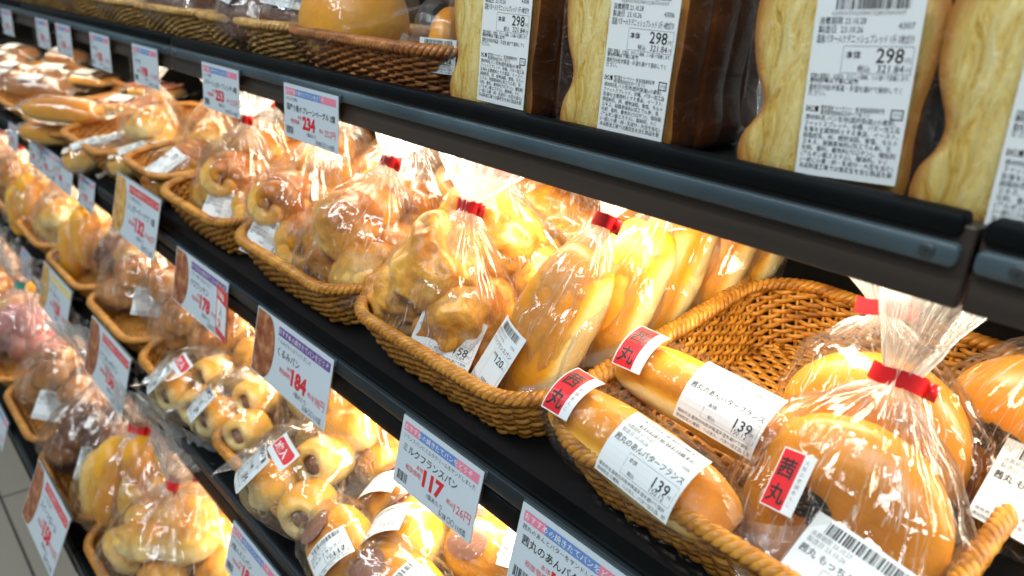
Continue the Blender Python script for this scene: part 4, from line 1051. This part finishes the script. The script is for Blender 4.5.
rows3 = [
 (352, 450, .050, 'pale', 81, 'tied bag of pale rolls behind the nearest oval sticker pack', 'tape_red', .3, -6, 1.0),
 (318, 415, .055, 'pale', 82, 'tied bag of pale rolls under the 184 card', 'tape_red', -.4, -4, .95),
 (385, 425, .060, 'ring', 83, 'tied ring roll bag under the dark rail left of the 117 card', 'tape_red', 0, 0, .9),
 (232, 350, .050, 'ring', 84, 'tied ring roll bag behind the left oval sticker pack', 'tape_red', 0, -4, 1.0),
 (268, 375, .060, 'pale', 82, 'tied bag of pale rolls between the red strip and the 184 card', 'tape_red', .5, 0, .9),
 (190, 338, .045, 'brown', 86, 'tied brown roll bag at the left end of the left oval sticker basket', 'tape_red', .2, -8, 1.0),
 (138, 298, .045, 'brown', 87, 'tied bag of brown walnut rolls in front of the gap between big photo cards', 'tape_red', .6, -20, 1.0),
 (172, 300, .055, 'brown', 86, 'tied bag of brown walnut rolls left of the photo card with purple heading', 'tape_red', -.2, -6, 1.0),
 (118, 262, .050, 'dark', 88, 'tied dark roll bag with a green tie under the 132 card', 'tape_green', 0, -8, 1.0),
 (88, 258, .045, 'orange', 89, 'tied orange long roll bag left of the 132 card', 'tape_green', .4, -14, 1.0),
 (140, 262, .060, 'pale', 90, 'tied pale roll bag directly below the 132 card', 'tape_red', 0, 0, .95),
 (62, 232, .050, 'pale', 91, 'green tied pale roll bag left of the orange long rolls', 'tape_green', .2, -6, 1.0),
 (32, 215, .045, 'orange', 92, 'green tied orange roll bag at the left near the lower cards', 'tape_green', .5, -14, .95),
 (72, 205, .060, 'brown', 93, 'tied brown roll bag under the pair of tilted white cards', 'tape_green', 0, 0, .95),
 (100, 222, .065, 'pale', 91, 'green tied pale roll bag left of the 132 card, rear row', 'tape_green', 0, 0, .9),
 (45, 188, .060, 'pale', 91, 'green tied pale roll bag under the tilted white cards at left', 'tape_green', 0, 0, .95),
 (14, 188, .050, 'gold', 94, 'tied golden roll bag at the left edge of the third shelf', 'tape_red', 0, -8, .95),
 (22, 165, .060, 'brown', 93, 'tied brown roll bag under the far cards at the left edge', 'tape_green', 0, 0, .9),
 (4, 165, .055, 'gold', 94, 'farthest tied golden roll bag on the third shelf', 'tape_red', 0, 0, .9)]
for a in rows3:
    place_bag(3, *a[:4], a[4], a[5], a[6], a[7], a[8], a[9]*1.15, group='tied bags on the third shelf', labelled=a[4] in (87,))
rows4 = [
 (128, 498, .050, 'soft', 101, 'red tied bag of long golden breads, left one in the lowest basket', 'tape_red', .2, -14, 1.05),
 (165, 492, .055, 'orange', 102, 'red tied bag of long golden breads, second in the lowest basket', 'tape_red', -.2, -6, 1.05),
 (198, 482, .065, 'soft', 103, 'red tied bag of long golden breads behind, by the black rail', 'tape_red', .0, 0, 1.0),
 (152, 558, .045, 'pale', 104, 'crumpled bag of pale rolls at the bottom edge of the photo', 'tape_red', .1, -20, 1.0),
 (205, 548, .055, 'pale', 105, 'bag of pale rolls at the bottom beside the tilted lower card', 'tape_red', .4, -6, 1.05),
 (98, 450, .040, 'dark', 106, 'bag of dark rolls with a white label flap on the lowest shelf', 'tape_red', .6, -24, 1.05),
 (128, 445, .055, 'dark', 107, 'green tied bag of dark rolls right of the big leaning card', 'tape_green', 0, -6, 1.0),
 (65, 388, .045, 'brown', 108, 'bag of walnut rolls with a white label on the lowest shelf', 'tape_green', .4, -18, 1.05),
 (95, 395, .055, 'brown', 109, 'green tied bag of walnut rolls left of the big leaning card', 'tape_green', 0, -6, 1.0),
 (22, 335, .045, 'pink', 110, 'bag of pink sugar buns at the left edge', 'tape_green', .2, -14, 1.05),
 (48, 330, .055, 'pink', 111, 'green tied bag of pink sugar buns, the right hand one', 'tape_green', 0, -4, 1.0),
 (12, 290, .055, 'gold', 112, 'green tied bag of golden rolls above the pink buns', 'tape_green', 0, -4, 1.0),
 (6, 262, .060, 'gold', 112, 'far green tied bag of golden rolls at the left edge of the lowest shelf', 'tape_green', 0, 0, 1.0)]
for a in rows4:
    place_bag(4, a[0]-12, a[1]+9, a[2], a[3], a[4], a[5], a[6], a[7], a[8], a[9]*1.22, group='tied bags on the lowest shelf', labelled=a[4] in (106, 108))

# ------------------------------------------------------------------ price cards on the rails
CM = {}
def price_card(name_key, x0, y, ztop, w, h, lean, label, args, stand=0.0, group='price cards on the shelf rails', yaw=0.0):
    key = (name_key, w, h)
    if key not in CM:
        pm = card(w*1000, h*1000, *args).flat('card', 0, 1)
        mb = MB(); W, H = w, h
        mb.box(-.001, W+.002, -.006, .0015, -.0035, -.0012, 0, bev=.0005)           # slide at the head
        mb.box(-.0012, W+.0012, -H-.001, -.002, -.0018, -.0012, 1)
        if stand: mb.box(W*.45, W*.55, -H-stand, -.01, -.0045, -.002, 0)
        CM[key] = (pm, mb.mesh('card_holder', [M['holder'], M['film_tight']], False))
    pm, hm = CM[key]
    o = empty('price_card', (x0, y, ztop), (math.radians(90-lean), 0, yaw)); tag(o, label, 'price tag', group)
    link('card', pm, o); link('card_holder', hm, o); return o
yA = LV[1][0]-.0105
A = ('おいしい国産小麦のプレーンベーグル', )
price_card('234', -.804, yA, CAM_Z-.101, .117, .058, 1, 'white card with a bold red 234 hanging from the top shelf rail', ('国産小麦のプレーンベーグル 2個', 'もちもち食感', '234', '252'))
price_card('253', -1.036, yA, CAM_Z-.102, .113, .058, 1, 'white card reading 253, left of the 234 card', ('バターシュガーフレンチ 6個', 'しっとり食感', '253', '273'))
for i, (x, w) in enumerate(((-1.316, .112), (-1.544, .110), (-1.776, .104), (-1.941, .104), (-2.287, .11))):
    price_card('far%d' % i, x, yA, CAM_Z-.103, w, .058, 1, ['small white card third from the right on the top rail', 'small white card fourth from the right on the top rail', 'small white card fifth from the right on the top rail', 'small white card sixth from the right on the top rail', 'leftmost small white card on the top rail'][i],
               (['ツナマヨ', 'コッペパン', 'たまごパン', 'カレーパン', '食パン'][i], '焼きたて', ['198', '158', '168', '128', '298'][i], ['213', '170', '181', '138', '321'][i]))
yB = LV[2][0]-.0085; zB = CAM_Z-.358
price_card('184', -.806, yB, zB, .176, .080, 10, 'photo card reading 184 with a brown walnut bread picture and purple heading', ('くるみパン', 'くるみがたっぷり入りました', '184', '198', PURPLE, PHB))
price_card('117', -.503, yB, zB-.002, .114, .067, 10, 'white card with a bold red 117 above the cream rolls', ('ミルクフランスパン', 'フランスパンにミルククリームをサンドしました', '117', '126'))
price_card('139', -.342, yB, zB-.002, .116, .067, 10, 'white card for the bean butter rolls at the bottom edge of the photo', ('茜丸のあんバターフランス', '茜丸のあんとバターをサンドしたフランス', '139', '150'))
price_card('dark', -1.068, yB, zB, .176, .078, 10, 'photo card with a dark bread picture and purple heading next to the red strip', ('クロワッサン', 'バターの香りが広がります', '178', '192', PURPLE, PHB))
price_card('132', -1.318, yB, CAM_Z-.303, .200, .092, 12, 'large leaning photo card reading 132 with a red heading', ('シュガードーナツ 1個', '三つの味から選べる', '132', '142', RED, PHG), stand=.0)
for i, (x, w, zz) in enumerate(((-1.561, .098, 0), (-1.75, .145, 0), (-1.845, .094, 0), (-1.953, .10, 0), (-2.164, .10, 0))):
    price_card('s2%d' % i, x, yB, zB+.004, w, .056, 10, ['small white card just left of the large 132 card', 'wider white card second left of the 132 card', 'small bluish card third left of the 132 card', 'small bluish card fourth left of the 132 card', 'leftmost card on the second shelf rail'][i],
               (['メロンパン', 'メープルツイスト', 'ちくわパン', 'あんぱん', 'チーズ'][i], 'ふんわり', ['118', '148', '138', '98', '128'][i], ['127', '159', '149', '105', '138'][i]))
# narrow red strip beside the dark photo card
mb = Print(46, 64, PM); mb.rect(0, 46, 46, 64, STK); mb.rect(0, 0, 46, 9, STK); mb.rect(0, 9, 3, 46, STK); mb.rect(43, 9, 46, 46, STK)
mb.text(6, 51, '新商品', 9, WHITE, z=.3, fit=34, bold=.03); mb.text(14, 28, '人', 14, BLUE, bold=.02); mb.text(10, 12, '気', 14, RED, bold=.02)
mm = mb.flat('card', 0, 1); V = MB(); V.box(0, .046, -.064, 0, -.0015, -.0008, 0)
o = empty('promo_strip', (-.876, yB-.020, zB+.010), (math.radians(84), 0, math.radians(-8))); tag(o, 'red and white hanging strip between the dark photo card and the 184 card', 'sign')
link('card', mm, o); link('backing', V.mesh('backing', [M['holder']], False), o)
yC = LV[3][0]-.0085
price_card('c1', -1.365, yC-.004, CAM_Z-.560, .205, .098, 14, 'large leaning photo card with a red heading on the third rail', ('ミニドッグパン', 'ひとくちサイズ', '158', '170', RED, PHB))
price_card('c2', -1.70, yC-.004, CAM_Z-.560, .205, .090, 14, 'large photo card with a yellow heading, left on the third rail', ('チーズロール', 'チーズたっぷり', '128', '138', YELLOW, PHG))
price_card('c3', -1.946, yC, CAM_Z-.598, .10, .058, 12, 'small bluish card at the left end of the third rail', ('レーズン', 'やさしい甘さ', '148', '159'))
price_card('c4', -.800, yC, CAM_Z-.640, .125, .067, 14, 'bluish white card on the third rail at the bottom of the photo', ('3個入ミニパン', 'おやつにぴったり', '184', '198'))
yD = LV[4][0]-.010
price_card('d1', -1.305, yD, CAM_Z-.772, .195, .100, 22, 'large leaning photo card on the lowest rail above the floor tiles', ('スイートロール', 'しっとり仕上げ', '158', '170', RED, PHB))
price_card('d2', -1.72, yD, CAM_Z-.845, .125, .062, 18, 'small bluish card at the left end of the lowest rail', ('あんドーナツ', 'こしあん入り', '98', '105'))
